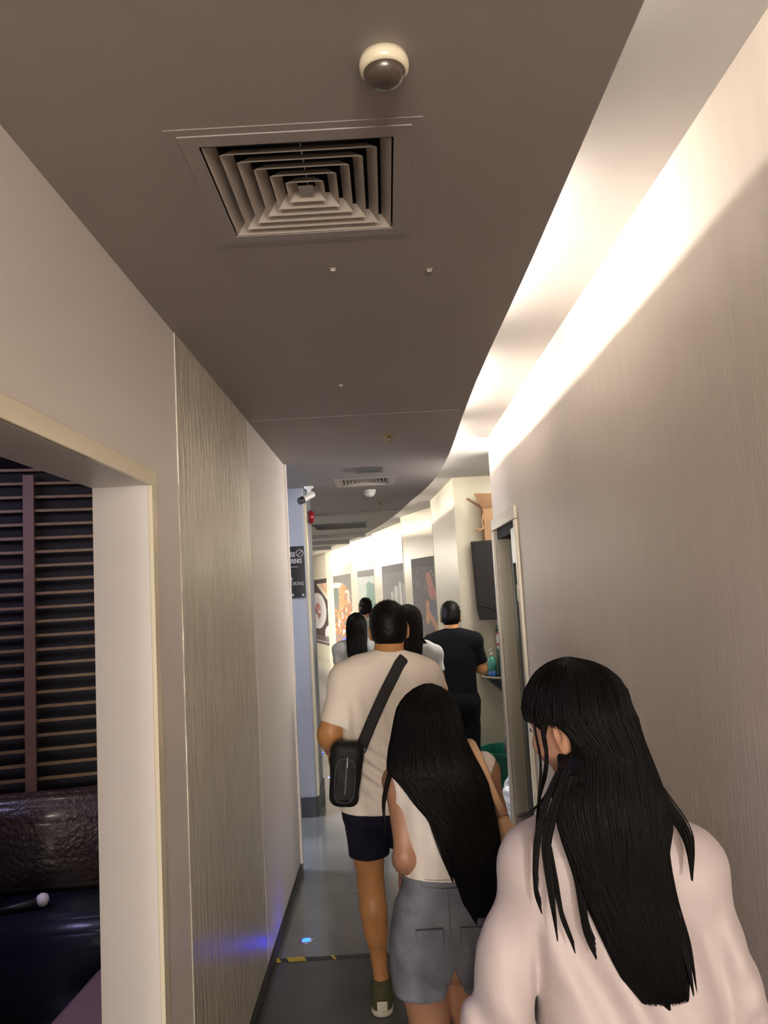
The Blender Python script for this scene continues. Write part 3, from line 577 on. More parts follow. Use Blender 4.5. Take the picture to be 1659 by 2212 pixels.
# ------------------------------------------------------------------ smooth bodies: distance fields and surface nets
def rotm(yaw=0, pitch=0, roll=0):   # yaw turns left, pitch nods down (+), roll tips towards the left (+)
    return np.array((Matrix.Rotation(yaw, 3, 'Z') @ Matrix.Rotation(-pitch, 3, 'X') @ Matrix.Rotation(-roll, 3, 'Y')))
class Field:
    def __init__(s, lo, hi, h, k=.03):
        s.lo = np.array(lo, float); s.h = h; s.k = k
        s.n = np.ceil((np.array(hi)-s.lo)/h).astype(int)+1; s.v = np.full(s.n, 9., np.float32)
        s.ax = [(s.lo[i]+h*np.arange(s.n[i])).astype(np.float32) for i in range(3)]
    def win(s, lo, hi, pad):
        i0 = np.clip(np.floor((np.array(lo)-pad-s.lo)/s.h).astype(int), 0, s.n); i1 = np.clip(np.ceil((np.array(hi)+pad-s.lo)/s.h).astype(int)+1, 0, s.n)
        if (i1 <= i0).any(): return None
        sl = tuple(slice(a, b) for a, b in zip(i0, i1)); g = np.meshgrid(*[s.ax[i][sl[i]] for i in range(3)], indexing='ij', sparse=True); return sl, g
    def put(s, w_, d, k=None, sub=False):
        sl, _ = w_; a = s.v[sl]; k = s.k if k is None else k
        if sub: s.v[sl] = np.maximum(a, -d); return s
        if k <= 0: s.v[sl] = np.minimum(a, d); return s
        hh = np.maximum(k-np.abs(a-d), 0)/k; s.v[sl] = np.minimum(a, d)-hh*hh*k*.25; return s
    def cap(s, a, b, ra, rb, k=None, sub=False, flat=None, end=None):
        a, b = np.array(a, float), np.array(b, float); r = max(ra, rb); w_ = s.win(np.minimum(a, b)-r, np.maximum(a, b)+r, (s.k if k is None else k)+2*s.h)
        if w_ is None: return s
        X, Y, Z = w_[1]; ba = b-a; L = ba@ba+1e-12; t = np.clip(((X-a[0])*ba[0]+(Y-a[1])*ba[1]+(Z-a[2])*ba[2])/L, 0, 1)
        dx, dy, dz = X-a[0]-t*ba[0], Y-a[1]-t*ba[1], Z-a[2]-t*ba[2]
        if flat: dx, dy, dz = dx/flat[0], dy/flat[1], dz/flat[2]
        d = np.sqrt(dx*dx+dy*dy+dz*dz)-(ra+(rb-ra)*t)
        if end: u = ba/math.sqrt(L); d = np.maximum(d, (X-b[0])*u[0]+(Y-b[1])*u[1]+(Z-b[2])*u[2])
        return s.put(w_, d, k, sub)
    def ell(s, c, r, rot=None, k=None, sub=False):
        c = np.array(c, float); r = np.array(r, float); w_ = s.win(c-r.max(), c+r.max(), (s.k if k is None else k)+2*s.h)
        if w_ is None: return s
        X, Y, Z = w_[1]; p = [X-c[0], Y-c[1], Z-c[2]]
        if rot is not None: m = rot.T; p = [m[i, 0]*p[0]+m[i, 1]*p[1]+m[i, 2]*p[2] for i in range(3)]
        k0 = np.sqrt((p[0]/r[0])**2+(p[1]/r[1])**2+(p[2]/r[2])**2); k1 = np.sqrt((p[0]/r[0]**2)**2+(p[1]/r[1]**2)**2+(p[2]/r[2]**2)**2)
        return s.put(w_, k0*(k0-1)/(k1+1e-6), k, sub)
    def loft(s, secs, k=None, p=2.0):   # secs: (z, cx, cy, a, b) from bottom to top
        q = np.array(sorted(secs), float); lo = (min(q[:, 1]-q[:, 3]), min(q[:, 2]-q[:, 4]), q[0, 0]); hi = (max(q[:, 1]+q[:, 3]), max(q[:, 2]+q[:, 4]), q[-1, 0])
        w_ = s.win(lo, hi, (s.k if k is None else k)+2*s.h)
        if w_ is None: return s
        X, Y, Z = w_[1]; z = Z.ravel(); cx, cy_, a, b = [np.interp(z, q[:, 0], q[:, i])[None, None, :] for i in (1, 2, 3, 4)]
        e = (np.abs((X-cx)/a)**p+np.abs((Y-cy_)/b)**p)**(1/p); d = (e-1)*np.minimum(a, b); d = np.maximum(d, np.maximum(q[0, 0]-Z, Z-q[-1, 0])); return s.put(w_, d, k)
    def warp(s, fn):
        X, Y, Z = np.meshgrid(*s.ax, indexing='ij', sparse=True); m = s.v < .08
        s.v = np.where(m, s.v+fn(X, Y, Z).astype(np.float32), s.v); return s
    def cut(s, fn):
        X, Y, Z = np.meshgrid(*s.ax, indexing='ij', sparse=True); s.v = np.maximum(s.v, fn(X, Y, Z)).astype(np.float32); return s
    def mesh(s, relax=1):
        v = s.v; v[0], v[-1], v[:, 0], v[:, -1], v[:, :, 0], v[:, :, -1] = 9, 9, 9, 9, 9, 9
        v = np.where(np.abs(v) < 1e-6, 1e-6, v); c = v < 0; n = np.array(v.shape)-1
        cnt = sum(c[i:n[0]+i, j:n[1]+j, l:n[2]+l].astype(np.int8) for i in (0, 1) for j in (0, 1) for l in (0, 1))
        act = (cnt > 0) & (cnt < 8); idx = np.argwhere(act); ids = np.full(n, -1, np.int64); ids[tuple(idx.T)] = np.arange(len(idx))
        acc = np.zeros((len(idx), 3)); ct = np.zeros(len(idx)); I = idx.T
        for ax in range(3):
            o1, o2 = [q for q in range(3) if q != ax]
            for a in (0, 1):
                for b in (0, 1):
                    p = [I[0].copy(), I[1].copy(), I[2].copy()]; p[o1] = p[o1]+a; p[o2] = p[o2]+b; q = [x.copy() for x in p]; q[ax] = q[ax]+1
                    va, vb = v[tuple(p)], v[tuple(q)]; mm = (va < 0) != (vb < 0); t = np.where(mm, va/(va-vb+1e-12), 0)
                    pos = np.zeros((len(idx), 3)); pos[:, o1] = a; pos[:, o2] = b; pos[:, ax] = t; acc += pos*mm[:, None]; ct += mm
        P = idx+acc/ct[:, None]; F = []
        for ax in range(3):
            o1, o2 = [(1, 2), (2, 0), (0, 1)][ax]; sl0 = [slice(1, -1)]*3; sl0[ax] = slice(0, -1); sl1 = [slice(1, -1)]*3; sl1[ax] = slice(1, None)
            a, b = c[tuple(sl0)], c[tuple(sl1)]; e = np.argwhere(a != b); sg = a[tuple(e.T)]; off = np.array([1, 1, 1]); off[ax] = 0; e = e+off
            def cell(d1, d2): q = e.copy(); q[:, o1] -= d1; q[:, o2] -= d2; return ids[tuple(q.T)]
            q = np.stack([cell(0, 0), cell(1, 0), cell(1, 1), cell(0, 1)], 1); q[~sg] = q[~sg][:, ::-1]; F.append(q)
        F = np.concatenate(F); F = F[(F >= 0).all(1)]
        for _ in range(relax):
            S = np.zeros_like(P); C = np.zeros(len(P))
            for i in range(4): np.add.at(S, F[:, i], P[F[:, (i+1) % 4]]+P[F[:, (i-1) % 4]]); np.add.at(C, F[:, i], 2)
            P = P*.4+.6*S/np.maximum(C, 1)[:, None]
        return s.lo+P*s.h, F
def join(parts):
    V, F, n = [], [], 0
    for v, f in parts: V.append(v); F.append(f+n); n += len(v)
    return np.concatenate(V), np.concatenate(F)

def head_field(f, J):
    hc = np.array(J['head']); Rm = rotm(*J.get('hrot', (0, 0, 0))); g = J.get('hs', 1.0)
    def P(x, y, z): return hc+Rm@(np.array((x, y, z))*g)
    E = lambda x, y, z, r, k=.012, sub=False: f.ell(P(x, y, z), np.array(r)*g, Rm, k, sub)
    E(0, -.004, .022, (.073, .092, .088), .02); E(0, .022, -.035, (.060, .070, .068), .03); E(0, .050, -.082, (.030, .026, .020), .03)
    E(0, .070, .035, (.052, .026, .034), .02); f.cap(P(0, .090, .012), P(0, .108, -.022), .008*g, .012*g, .012)
    for s_ in (-1, 1):
        E(s_*.030, .094, .010, (.014, .010, .009), .006, True); E(s_*.034, .072, -.020, (.026, .022, .022), .02)
        E(s_*.010, .103, -.026, (.008, .008, .006), .006)
        q_ = J.get('ears', 1); E(s_*.079*(1+.08*(q_-1)), -.006, -.008, (.009*q_, .019*q_, .032*q_), .008); E(s_*.088, .002, -.006, (.006, .009, .018), .0, True); E(s_*.076, .004, -.034, (.008, .010, .010), .008)
    E(0, .094, -.050, (.024, .010, .009), .008)
    f.cap(P(0, -.012, -.045), J['neck'], .050*g*J.get('nk', 1), .056*g*J.get('nk', 1), .02)
    return P
def hand_mesh(wr, d, n, side, g=1.0, curl=.5, h=.0032):
    """wr wrist point, d the direction of the palm, n palm normal (fingers curl towards it), side +1 thumb on d x n side"""
    d = np.array(d, float); d /= np.linalg.norm(d); n = np.array(n, float); n -= d*(n@d); n /= np.linalg.norm(n); t = np.cross(d, n)*side; wr = np.array(wr, float)
    P = lambda a, b, c: wr+(d*a+t*b+n*c)*g
    f = Field(wr-.13*g-.0+np.minimum(d*.09, 0), wr+.13*g+np.maximum(d*.09, 0), h, .008)
    f.cap(P(-.05, 0, 0), P(.01, 0, 0), .025*g, .024*g)
    for b in (-.024, -.008, .008, .024): f.cap(P(.01, b*.7, 0), P(.078, b, 0), .0125*g, .0115*g, .010)
    for i, (b, L) in enumerate(((.027, .068), (.009, .077), (-.009, .072), (-.026, .056))):
        p = P(.082, b, 0); an = curl*.6+.08*i
        for j, (fr_, r0, r1) in enumerate(((.45, .0092, .0085), (.31, .0085, .0078), (.24, .0078, .0068))):
            q = p+(d*math.cos(an)+n*math.sin(an))*L*fr_*g; f.cap(p, q, r0*g, r1*g, .003); p = q; an += curl*.95
    p = P(.018, .022, .006); q = P(.048, .046, .016); f.cap(p, q, .014*g, .0115*g, .010); r = q+(d*.8+n*.45-t*.1)*.028*g; f.cap(q, r, .0105*g, .0095*g, .004); f.cap(r, r+(d*.8+n*.55-t*.35)*.024*g, .0095*g, .0078*g, .004)
    return f.mesh(1)
def body_mesh(J, h=.009, hh=.0045, hands=('L', 'R')):
    g = J.get('g', 1.0); pts = np.array([J[k] for k in ('shL', 'shR', 'elL', 'elR', 'wrL', 'wrR', 'anL', 'anR', 'toeL', 'toeR', 'pelvis')])
    lo = pts.min(0)-.16; hi = pts.max(0)+.16; lo[2] = -.012; hi[2] = J['neck'][2]+.03; f = Field(lo, hi, h, .035)
    up_ = np.array((0, 0, 1.)); pe, ch, nk = map(np.array, (J['pelvis'], J['chest'], J['neck'])); be = (pe+ch)/2; yr = rotm(J.get('yaw', 0))
    f.ell(ch, (.150*g, .098*g, .165*g), yr); f.ell(be, (.125*g, .088*g, .150*g), yr); f.ell(pe, (.155*g, .105*g, .110*g), yr)
    f.cap(J['shL'], J['shR'], .050*g, .050*g, .05); f.cap(nk, np.array(J['neck'])*.4+np.array(J['shL'])*.6, .05*g, .045*g, .04); f.cap(nk, np.array(J['neck'])*.4+np.array(J['shR'])*.6, .05*g, .045*g, .04)
    f.cap(J['head'], nk, .05*g, .056*g*J.get('nk', 1), .02); am = J.get('am', 1.0)*g
    for s_ in 'LR':
        f.cap(J['sh'+s_], J['el'+s_], .049*am, .037*am, .03); f.cap(J['el'+s_], J['wr'+s_], .039*am, .024*am, .02)
        e, w_ = np.array(J['el'+s_]), np.array(J['wr'+s_]); f.ell(e*.72+w_*.28, (.041*am,)*3, None, .03)
        hp, kn, an, to = [np.array(J[q+s_], float) for q in ('hip', 'kn', 'an', 'toe')]
        f.cap(hp, kn, .086*g, .052*g, .03); f.cap(kn, an, .050*g, .030*g, .03); f.cap(kn*.80+an*.20+(0, -.020, 0), kn*.52+an*.48+(0, -.016, 0), .052*g*J.get('calf', 1), .040*g*J.get('calf', 1), .03); f.ell(hp*.5+pe*.5+np.array((0, -.05, -.04)), (.085*g, .075*g, .085*g), None, .04)
        f.cap(an, an+(to-an)*.1-up_*.035, .034*g, .036*g, .02); f.cap(an-up_*.03, to, .034*g, .026*g, .02)
    parts = [f.mesh(2)]
    hc = np.array(J['head']); g2 = Field(hc-(.15, .15, .19), hc+(.15, .15, .15), hh, .02); P = head_field(g2, J); parts.append(g2.mesh(1))
    for s_ in hands:
        e, w_ = np.array(J['el'+s_]), np.array(J['wr'+s_]); d = J.get('hd'+s_, w_-e); n = J.get('hn'+s_, (1 if s_ == 'L' else -1, .2, 0))
        parts.append(hand_mesh(w_, d, n, -1 if s_ == 'L' else 1, g*.97, J.get('curl'+s_, .5)))
    return join(parts), P
def face_bits(P, root_part, g=1.0):
    for s_ in (-1, 1):
        c = P(s_*.030, .083, .010); MB().lathe([(.001, -.011), (.007, -.009), (.011, 0), (.007, .009), (.001, .011)], c, 12).obj('eye', 'eye', root_part, smooth=True)
        c = P(s_*.030, .0935, .010); MB().lathe([(.001, -.0045), (.0035, -.003), (.0045, 0), (.0035, .003), (.001, .0045)], c, 10).obj('iris', 'pupil', root_part, smooth=True)
        MB().tube([P(s_*.014, .098, .030), P(s_*.030, .098, .036), P(s_*.048, .086, .031)], .0028, 6).obj('eyebrow', 'hair', root_part, smooth=True)
    MB().tube([P(-.022, .0985, -.050), P(-.008, .1045, -.047), P(0, .1045, -.049), P(.008, .1045, -.047), P(.022, .0985, -.050)], [.001, .0045, .0045, .0045, .001], 8).obj('upper_lip', 'lips', root_part, smooth=True)
    MB().tube([P(-.020, .0985, -.052), P(0, .1035, -.057), P(.020, .0985, -.052)], [.001, .005, .001], 8).obj('lower_lip', 'lips', root_part, smooth=True)
def strands(paths, radii, sides=3):
    """paths (n, m, 3), radii (m,) -> one mesh of thin tapering tubes"""
    n, m, _ = paths.shape; T = np.gradient(paths, axis=1); T /= np.linalg.norm(T, axis=2, keepdims=True)+1e-9
    ref = np.array((.31, .87, .38)); A = ref-T*(T@ref)[..., None]; A /= np.linalg.norm(A, axis=2, keepdims=True)+1e-9; B = np.cross(T, A); V = []
    for k in range(sides): an = 2*math.pi*k/sides; V.append(paths+(A*math.cos(an)+B*math.sin(an))*radii[..., None] if radii.ndim == 2 else paths+(A*math.cos(an)+B*math.sin(an))*radii[None, :, None])
    V = np.stack(V, 2).reshape(-1, 3); i = np.arange(n)[:, None, None]*m*sides; j = np.arange(m-1)[None, :, None]*sides; k = np.arange(sides)[None, None, :]; k2 = (k+1) % sides
    F = np.stack(np.broadcast_arrays(i+j+k, i+j+k2, i+j+sides+k2, i+j+sides+k), -1).reshape(-1, 4); return V, F
def env_strands(secs, n, m, ang, r, drift=.12, ends=.05, jit=.012, seed=1, z0=None):
    rg = np.random.default_rng(seed); q = np.array(sorted(secs, reverse=True), float); zt, zb = q[0, 0], q[-1, 0]
    a = rg.uniform(ang[0], ang[1], n); s0 = .96+.07*rg.random(n); zz = zb+ends*(rg.random(n)**1.5)
    t = np.linspace(0, 1, m)[None, :]; t = t**1.25; z = zt+(zz[:, None]-zt)*t; an = a[:, None]+drift*rg.normal(size=(n, 1))*t**2
    cx, cy_, A, B = [np.interp(-z, -q[:, 0], q[:, i]) for i in (1, 2, 3, 4)]; s = s0[:, None]*(1+jit*np.sin(t*14+rg.random((n, 1))*6.3))
    return np.stack([cx+A*s*np.cos(an), cy_+B*s*np.sin(an), z], -1)
def lock(pts, y0, y1, w_, n=40, seed=0, r=.0009):
    rg = np.random.default_rng(seed); p = np.array(pts, float); m = 18; t = np.linspace(0, 1, m); tt = np.linspace(0, 1, len(p))
    x = np.interp(t, tt, p[:, 0]); z = np.interp(t, tt, p[:, 1])
    for _ in range(3): x[1:-1] = (x[:-2]+2*x[1:-1]+x[2:])/4; z[1:-1] = (z[:-2]+2*z[1:-1]+z[2:])/4
    y = y0+(y1-y0)*t; W = w_*np.interp(t, (0, .3, .75, 1), (.9, 1, .6, .12)); a = rg.uniform(0, 6.28, n); s = np.sqrt(rg.random(n))
    L = 1-.12*rg.random(n); X = x[None]+W[None]*(np.cos(a)*s)[:, None]; Y = y[None]+.45*W[None]*(np.sin(a)*s)[:, None]; Z = z[0]+(z-z[0])[None]*L[:, None]
    return strands(np.stack([X, Y, Z], -1), r*np.interp(t, (0, .8, 1), (1, 1, .4)))
def torso_prims(f, J, e=.008, legs=False, low=False):
    g = J['g']; pe, ch, nk = map(np.array, (J['pelvis'], J['chest'], J['neck'])); yr = rotm(J.get('yaw', 0)); be = (pe+ch)/2; c = lambda r: tuple(x*g+e for x in r)
    if not low:
        f.ell(ch, c((.150, .098, .165)), yr); f.cap(J['shL'], J['shR'], .050*g+e*1.6, .050*g+e*1.6, .05)
        for s_ in 'LR': f.cap(nk-np.array((0, 0, .02)), nk*.4+np.array(J['sh'+s_])*.6, .05*g+e, .045*g+e*1.6, .04)
        f.ell(be, c((.125, .088, .150)), yr)
    f.ell(pe, c((.155, .105, .110)), yr)
    for s_ in 'LR':
        hp, kn = np.array(J['hip'+s_], float), np.array(J['kn'+s_], float); f.ell(hp*.5+pe*.5+np.array((0, -.05, -.04)), c((.085, .075, .085)), None, .04)
        if legs: f.cap(hp, kn, .086*g+e, .052*g+e, .03)
    return f
def std_pose(x, y, h, g=1.0, sw=.19, lean=0):
    k = h/1.70
    J = dict(g=g*k, head=(x, y+.03, h-.112*k), neck=(x, y-.01, h-.245*k), chest=(x, y, 1.22*k), pelvis=(x, y, .93*k),
             shL=(x-sw, y-.01, 1.385*k), shR=(x+sw, y-.01, 1.385*k), elL=(x-sw-.055, y-.03, 1.10*k), elR=(x+sw+.055, y-.03, 1.10*k), wrL=(x-sw-.06, y+.05, .86*k), wrR=(x+sw+.06, y+.05, .86*k),
             hipL=(x-.085, y, .87*k), hipR=(x+.085, y, .87*k), knL=(x-.09, y+.01, .48*k), knR=(x+.09, y+.03, .48*k), anL=(x-.09, y-.03, .085*k), anR=(x+.09, y+.02, .085*k), toeL=(x-.095, y+.12, .03), toeR=(x+.095, y+.17, .03))
    return J
def person(label, J, skin, group=None, **kw):
    b = (J['pelvis'][0], J['pelvis'][1], 0); r = thing('person', label, 'person', b, group); (V, F), P = body_mesh(J, **kw)
    o = mesh_obj('body', V, F, skin, r, True); face_bits(P, o); return r, o, P
def garment(name, f, m, root, relax=2): V, F = f.mesh(relax); return mesh_obj(name, V, F, m, root, True)
def shoe(root, an, to, m='blackp', sole='soled', g=1.0):
    an, to = np.array(an, float), np.array(to, float); lo = np.minimum(an, to)-.09; hi = np.maximum(an, to)+.09; lo[2] = -.012; f = Field(lo, hi, .005, .02)
    d = to-an; d[2] = 0; d /= np.linalg.norm(d); heel = np.array((an[0], an[1], 0))-d*.035
    f.cap(heel+(0, 0, .04), np.array((to[0], to[1], .034)), .040*g, .034*g); f.cap(heel+d*.02+(0, 0, .05), an+(0, 0, -.002), .040*g, .043*g); f.cut(lambda X, Y, Z: .018-Z); f.cut(lambda X, Y, Z: Z-(an[2]+.012))
    o = garment('shoe', f, m, root, 1); f = Field(lo, hi, .005, .01); f.cap(heel+(0, 0, .02), np.array((to[0]+d[0]*.01, to[1]+d[1]*.01, .02)), .043*g, .038*g); f.cut(lambda X, Y, Z: np.maximum(-Z, Z-.024))
    V, F = f.mesh(1); mesh_obj('sole', V, F, sole, o, True)
def trousers(name, J, m, root, low, ease=1.12, h=.008, flare=1.0, top=None, bottoms=None):
    g = J['g']; pe = np.array(J['pelvis']); zt = top or pe[2]+.11*g; lo = np.minimum.reduce([np.array(J[q]) for q in ('anL', 'anR', 'pelvis', 'toeL')])-.2; hi = np.maximum.reduce([np.array(J[q]) for q in ('pelvis', 'knL', 'knR', 'anR')])+.2; lo[2] = low-.03; hi[2] = zt+.05
    f = Field(lo, hi, h, .03); f.ell(pe, (.165*g*ease, .118*g*ease, .135*g), rotm(J.get('yaw', 0)))
    f.ell(pe+np.array((-.06, -.03, -.05))*g, (.098*g*ease, .105*g*ease, .10*g)); f.ell(pe+np.array((.06, -.03, -.05))*g, (.098*g*ease, .105*g*ease, .10*g))
    for s_ in 'LR':
        hp, kn, an = [np.array(J[q+s_], float) for q in ('hip', 'kn', 'an')]; f.cap(hp, kn, .096*g*ease, .070*g*ease*flare); f.cap(kn, an, .070*g*ease*flare, .052*g*ease*flare)
    torso_prims(f, J, .010, True, True); f.cut(lambda X, Y, Z: np.maximum(low-Z, Z-zt)); f.warp(lambda X, Y, Z: .0025*np.sin(Z*55+X*30)*np.sin(X*45+Y*30)+.002*np.sin(Z*23+X*90))
    return garment(name, f, m, root)

# ------------------------------------------------------------------ person 1: near woman, cream blouse, long black hair, looking left
J = std_pose(.372, 1.46, 1.585, .93, .150)
J.update(head=(.343, 1.455, 1.488), hrot=(R(45), R(16), R(2)), ears=1.08, neck=(.362, 1.44, 1.335), shL=(.240, 1.45, 1.245), shR=(.510, 1.44, 1.228), elL=(.160, 1.46, 1.03), elR=(.575, 1.45, 1.02), wrL=(.150, 1.52, .80), wrR=(.585, 1.52, .80), hs=.97, am=.9)
p1, b1, P = person('woman with waist-long black hair and cream blouse, nearest the viewer', J, 'skin_f', h=.010, hh=.0035)
f = Field((-.05, 1.20, .66), (.78, 1.72, 1.42), .006, .03)
f.loft([(.70, .385, 1.46, .200, .150), (.90, .385, 1.46, .178, .138), (1.06, .380, 1.46, .166, .124), (1.16, .374, 1.45, .162, .110), (1.23, .370, 1.445, .160, .095), (1.27, .370, 1.44, .13, .085)], p=2.3)
f.cap((.245, 1.45, 1.238), (.505, 1.44, 1.222), .050, .050, .05); f.cap((.362, 1.44, 1.315), (.26, 1.445, 1.25), .060, .050, .05); f.cap((.362, 1.44, 1.315), (.48, 1.44, 1.24), .060, .050, .05)
for s_, a, b, c in (('L', (.240, 1.45, 1.240), (.172, 1.46, 1.03), (.145, 1.515, .815)), ('R', (.512, 1.44, 1.225), (.556, 1.45, 1.02), (.575, 1.515, .815))): f.cap(a, b, .056, .066, .012); f.cap(b, c, .066, .078, .006, end=True)
torso_prims(f, J); f.cap((.362, 1.46, 1.36), (.35, 1.47, 1.46), .056, .06, 0, True); f.cut(lambda X, Y, Z: .715-Z)
def wr1(X, Y, Z):
    d = .0075*np.sin((X-.2)*60+(1.3-Z)*-22)*np.clip((1.28-Z)*5, 0, 1)+.0055*np.sin((X+.55*Z)*85)*np.clip((1.24-Z)*6, 0, 1)*np.clip(1-np.abs(X-.37)/.3, 0, 1)
    d = d+.0022*np.sin((Z*.9-(X-.5)*1.2)*75)*np.clip((X-.52)*14, 0, 1)*np.clip((1.20-Z)*8, 0, 1)+.0022*np.sin((Z*.5+1.6*X)*75)*np.clip((.21-X)*14, 0, 1)*np.clip((1.2-Z)*6, 0, 1)
    for x0, kx, a in ((.226, -.02, .010), (.528, .10, .010)): d = d+a*np.exp(-(((X-x0-kx*(1.2-Z))/.010)**2))*np.clip((1.20-Z)*9, 0, 1)   # armhole folds
    return d
f.warp(wr1); garment('blouse', f, 'blouse', p1, 1)
trousers('trousers', J, 'blackcloth', p1, .10, h=.012); 
for s_ in 'LR': shoe(p1, J['an'+s_], J['toe'+s_], g=.9)
H1 = [(1.0606, .412, 1.325, .037, .014), (1.105, .398, 1.325, .056, .020), (1.18, .377, 1.325, .064, .024), (1.25, .359, 1.330, .074, .028), (1.29, .358, 1.335, .082, .032), (1.33, .360, 1.345, .094, .042), (1.38, .357, 1.365, .094, .055),
      (1.41, .361, 1.385, .086, .066), (1.45, .362, 1.415, .078, .088), (1.475, .352, 1.435, .086, .104), (1.495, .340, 1.445, .098, .110), (1.516, .334, 1.45, .0965, .112), (1.545, .335, 1.452, .090, .106), (1.568, .335, 1.452, .078, .092), (1.587, .333, 1.452, .060, .070), (1.599, .330, 1.452, .038, .046), (1.607, .326, 1.452, .010, .012)]
f = Field((.10, 1.22, 1.03), (.60, 1.62, 1.63), .0048, .012); f.loft([(a, b, c, d*.955, e*.97) for a, b, c, d, e in H1])
f.ell((.246, 1.49, 1.425), (.038, .085, .068), None, .005, True); f.ell((.280, 1.395, 1.466), (.030, .040, .040), None, .0, True); f.ell((.27, 1.50, 1.395), (.05, .08, .05), None, 0, True)
hr = garment('hair', f, 'hair', p1, 1)
parts = []
S = env_strands(H1, 1500, 26, (R(180), R(372)), .001, .10, .05, seed=2)
zc, xc, yc = S[..., 2], S[..., 0], S[..., 1]
bad = ((zc < 1.488) & (xc < .302) & (zc > 1.37)).any(1)
for i_ in np.where(bad)[0]:
    k_ = int(np.argmax(S[i_, :, 2] < 1.40)); S[i_, :k_] = S[i_, k_]+(S[i_, k_]-S[i_, k_+1])*np.linspace(.5, .05, k_)[:, None]
S2 = env_strands([q for q in H1 if q[0] > 1.49], 500, 14, (0, 6.28), .001, .03, .01, seed=4); parts.append(strands(S2, np.interp(np.linspace(0, 1, 14), (0, .1, .85, 1), (.0006, .0010, .0010, .0006))))
parts.append(strands(S, np.interp(np.linspace(0, 1, 26), (0, .1, .85, 1), (.0006, .0010, .0010, .0003))))
for k, (pts, y0, y1, w_, n) in enumerate([([(.275, 1.425), (.250, 1.385), (.226, 1.321), (.217, 1.260), (.215, 1.234), (.221, 1.210)], 1.36, 1.315, .0055, 46), ([(.290, 1.43), (.262, 1.375), (.237, 1.306), (.239, 1.259), (.241, 1.215), (.243, 1.167)], 1.35, 1.315, .008, 60),
        ([(.245, 1.308), (.250, 1.25), (.254, 1.200), (.270, 1.146)], 1.34, 1.315, .005, 36), ([(.295, 1.42), (.278, 1.365), (.280, 1.303), (.290, 1.230), (.288, 1.172), (.303, 1.137)], 1.345, 1.312, .011, 90), ([(.30, 1.33), (.305, 1.27), (.318, 1.20), (.325, 1.15)], 1.335, 1.31, .008, 50),
        ([(.425, 1.42), (.452, 1.362), (.472, 1.328), (.479, 1.298), (.470, 1.249)], 1.37, 1.315, .013, 110), ([(.438, 1.324), (.438, 1.248), (.444, 1.192), (.456, 1.134), (.459, 1.079)], 1.335, 1.31, .0055, 50), ([(.425, 1.25), (.435, 1.19), (.448, 1.13), (.452, 1.075)], 1.33, 1.305, .007, 50),
        ([(.252, 1.52), (.250, 1.478), (.256, 1.44), (.252, 1.398), (.240, 1.344), (.228, 1.258), (.229, 1.231)], 1.43, 1.37, .0022, 12), ([(.262, 1.52), (.262, 1.475), (.267, 1.44), (.262, 1.405), (.25, 1.37)], 1.41, 1.41, .0045, 40), ([(.272, 1.407), (.249, 1.365), (.224, 1.342), (.203, 1.337)], 1.385, 1.40, .0018, 10),
        ([(.38, 1.12), (.40, 1.08), (.415, 1.052)], 1.325, 1.315, .016, 70)]): parts.append(lock(pts, y0, y1, w_, n, 50+k))
V, F = join(parts); mesh_obj('hair_strands', V, F, 'hair', hr, True)

# ------------------------------------------------------------------ person 2: young woman, sleeveless top, denim shorts, shoulder bag
J = std_pose(.108, 2.12, 1.475, .92, .118)
J.update(head=(.092, 2.13, 1.378), hrot=(R(-4), R(14), 0), neck=(.108, 2.10, 1.262), chest=(.112, 2.11, 1.14), pelvis=(.102, 2.12, .90), shL=(-.002, 2.11, 1.245), shR=(.228, 2.11, 1.258), elL=(.004, 2.06, 1.065), wrL=(.004, 2.16, 1.0),
         elR=(.278, 2.11, 1.06), wrR=(.262, 2.26, .95), hipL=(.028, 2.12, .82), hipR=(.168, 2.12, .82), knL=(.060, 2.14, .45), knR=(.150, 2.24, .45), anL=(.055, 2.05, .085), anR=(.155, 2.28, .085), toeL=(.05, 2.20, .03), toeR=(.16, 2.43, .03), hdL=(0, .55, -.8), hnL=(1, .3, 0), am=.86)
p2, b2, P = person('young woman in sleeveless top and grey denim shorts, hair to her waist', J, 'skin_d', h=.009)
f = Field((-.12, 1.90, .97), (.36, 2.36, 1.36), .005, .025)
f.loft([(1.005, .112, 2.12, .112, .092), (1.05, .112, 2.115, .108, .090), (1.12, .112, 2.11, .112, .092), (1.20, .112, 2.105, .118, .090), (1.25, .112, 2.105, .108, .078), (1.275, .112, 2.105, .09, .066)], p=2.2)
torso_prims(f, J, .004); f.cap((.108, 2.11, 1.27), (.105, 2.12, 1.37), .052, .06, 0, True)
for s_ in (-1, 1): f.ell((.113+s_*.162, 2.11, 1.225), (.045, .11, .062), None, 0, True)
f.warp(lambda X, Y, Z: .0016*np.sin((Z*60+X*25))*np.clip((1.12-Z)*8, 0, 1)+.001*np.sin(X*150)); f.cut(lambda X, Y, Z: 1.008-Z)
tk = garment('sleeveless_top', f, 'tank', p2, 1)
MB().tube([(.112+.116*math.cos(q), 2.12+.096*math.sin(q), 1.012) for q in np.linspace(0, 2*math.pi, 33)], .004, 6).obj('hem', 'tank', tk, smooth=True)
f = Field((-.14, 1.88, .68), (.36, 2.40, 1.06), .006, .02)
f.loft([(.90, .103, 2.12, .122, .108), (.96, .106, 2.12, .116, .100), (1.03, .110, 2.12, .106, .090)], p=2.3)
torso_prims(f, J, .010, True, True)
for s_, x in ((-1, .032), (1, .180)): f.loft([(.70, x-.002*s_, 2.135+.02*s_, .078, .100), (.78, x, 2.13, .076, .100), (.86, x+.002, 2.12, .070, .100), (.93, x, 2.12, .06, .09)], k=.02, p=2.4); f.ell((x, 2.065, .86), (.062, .06, .07), None, .03)
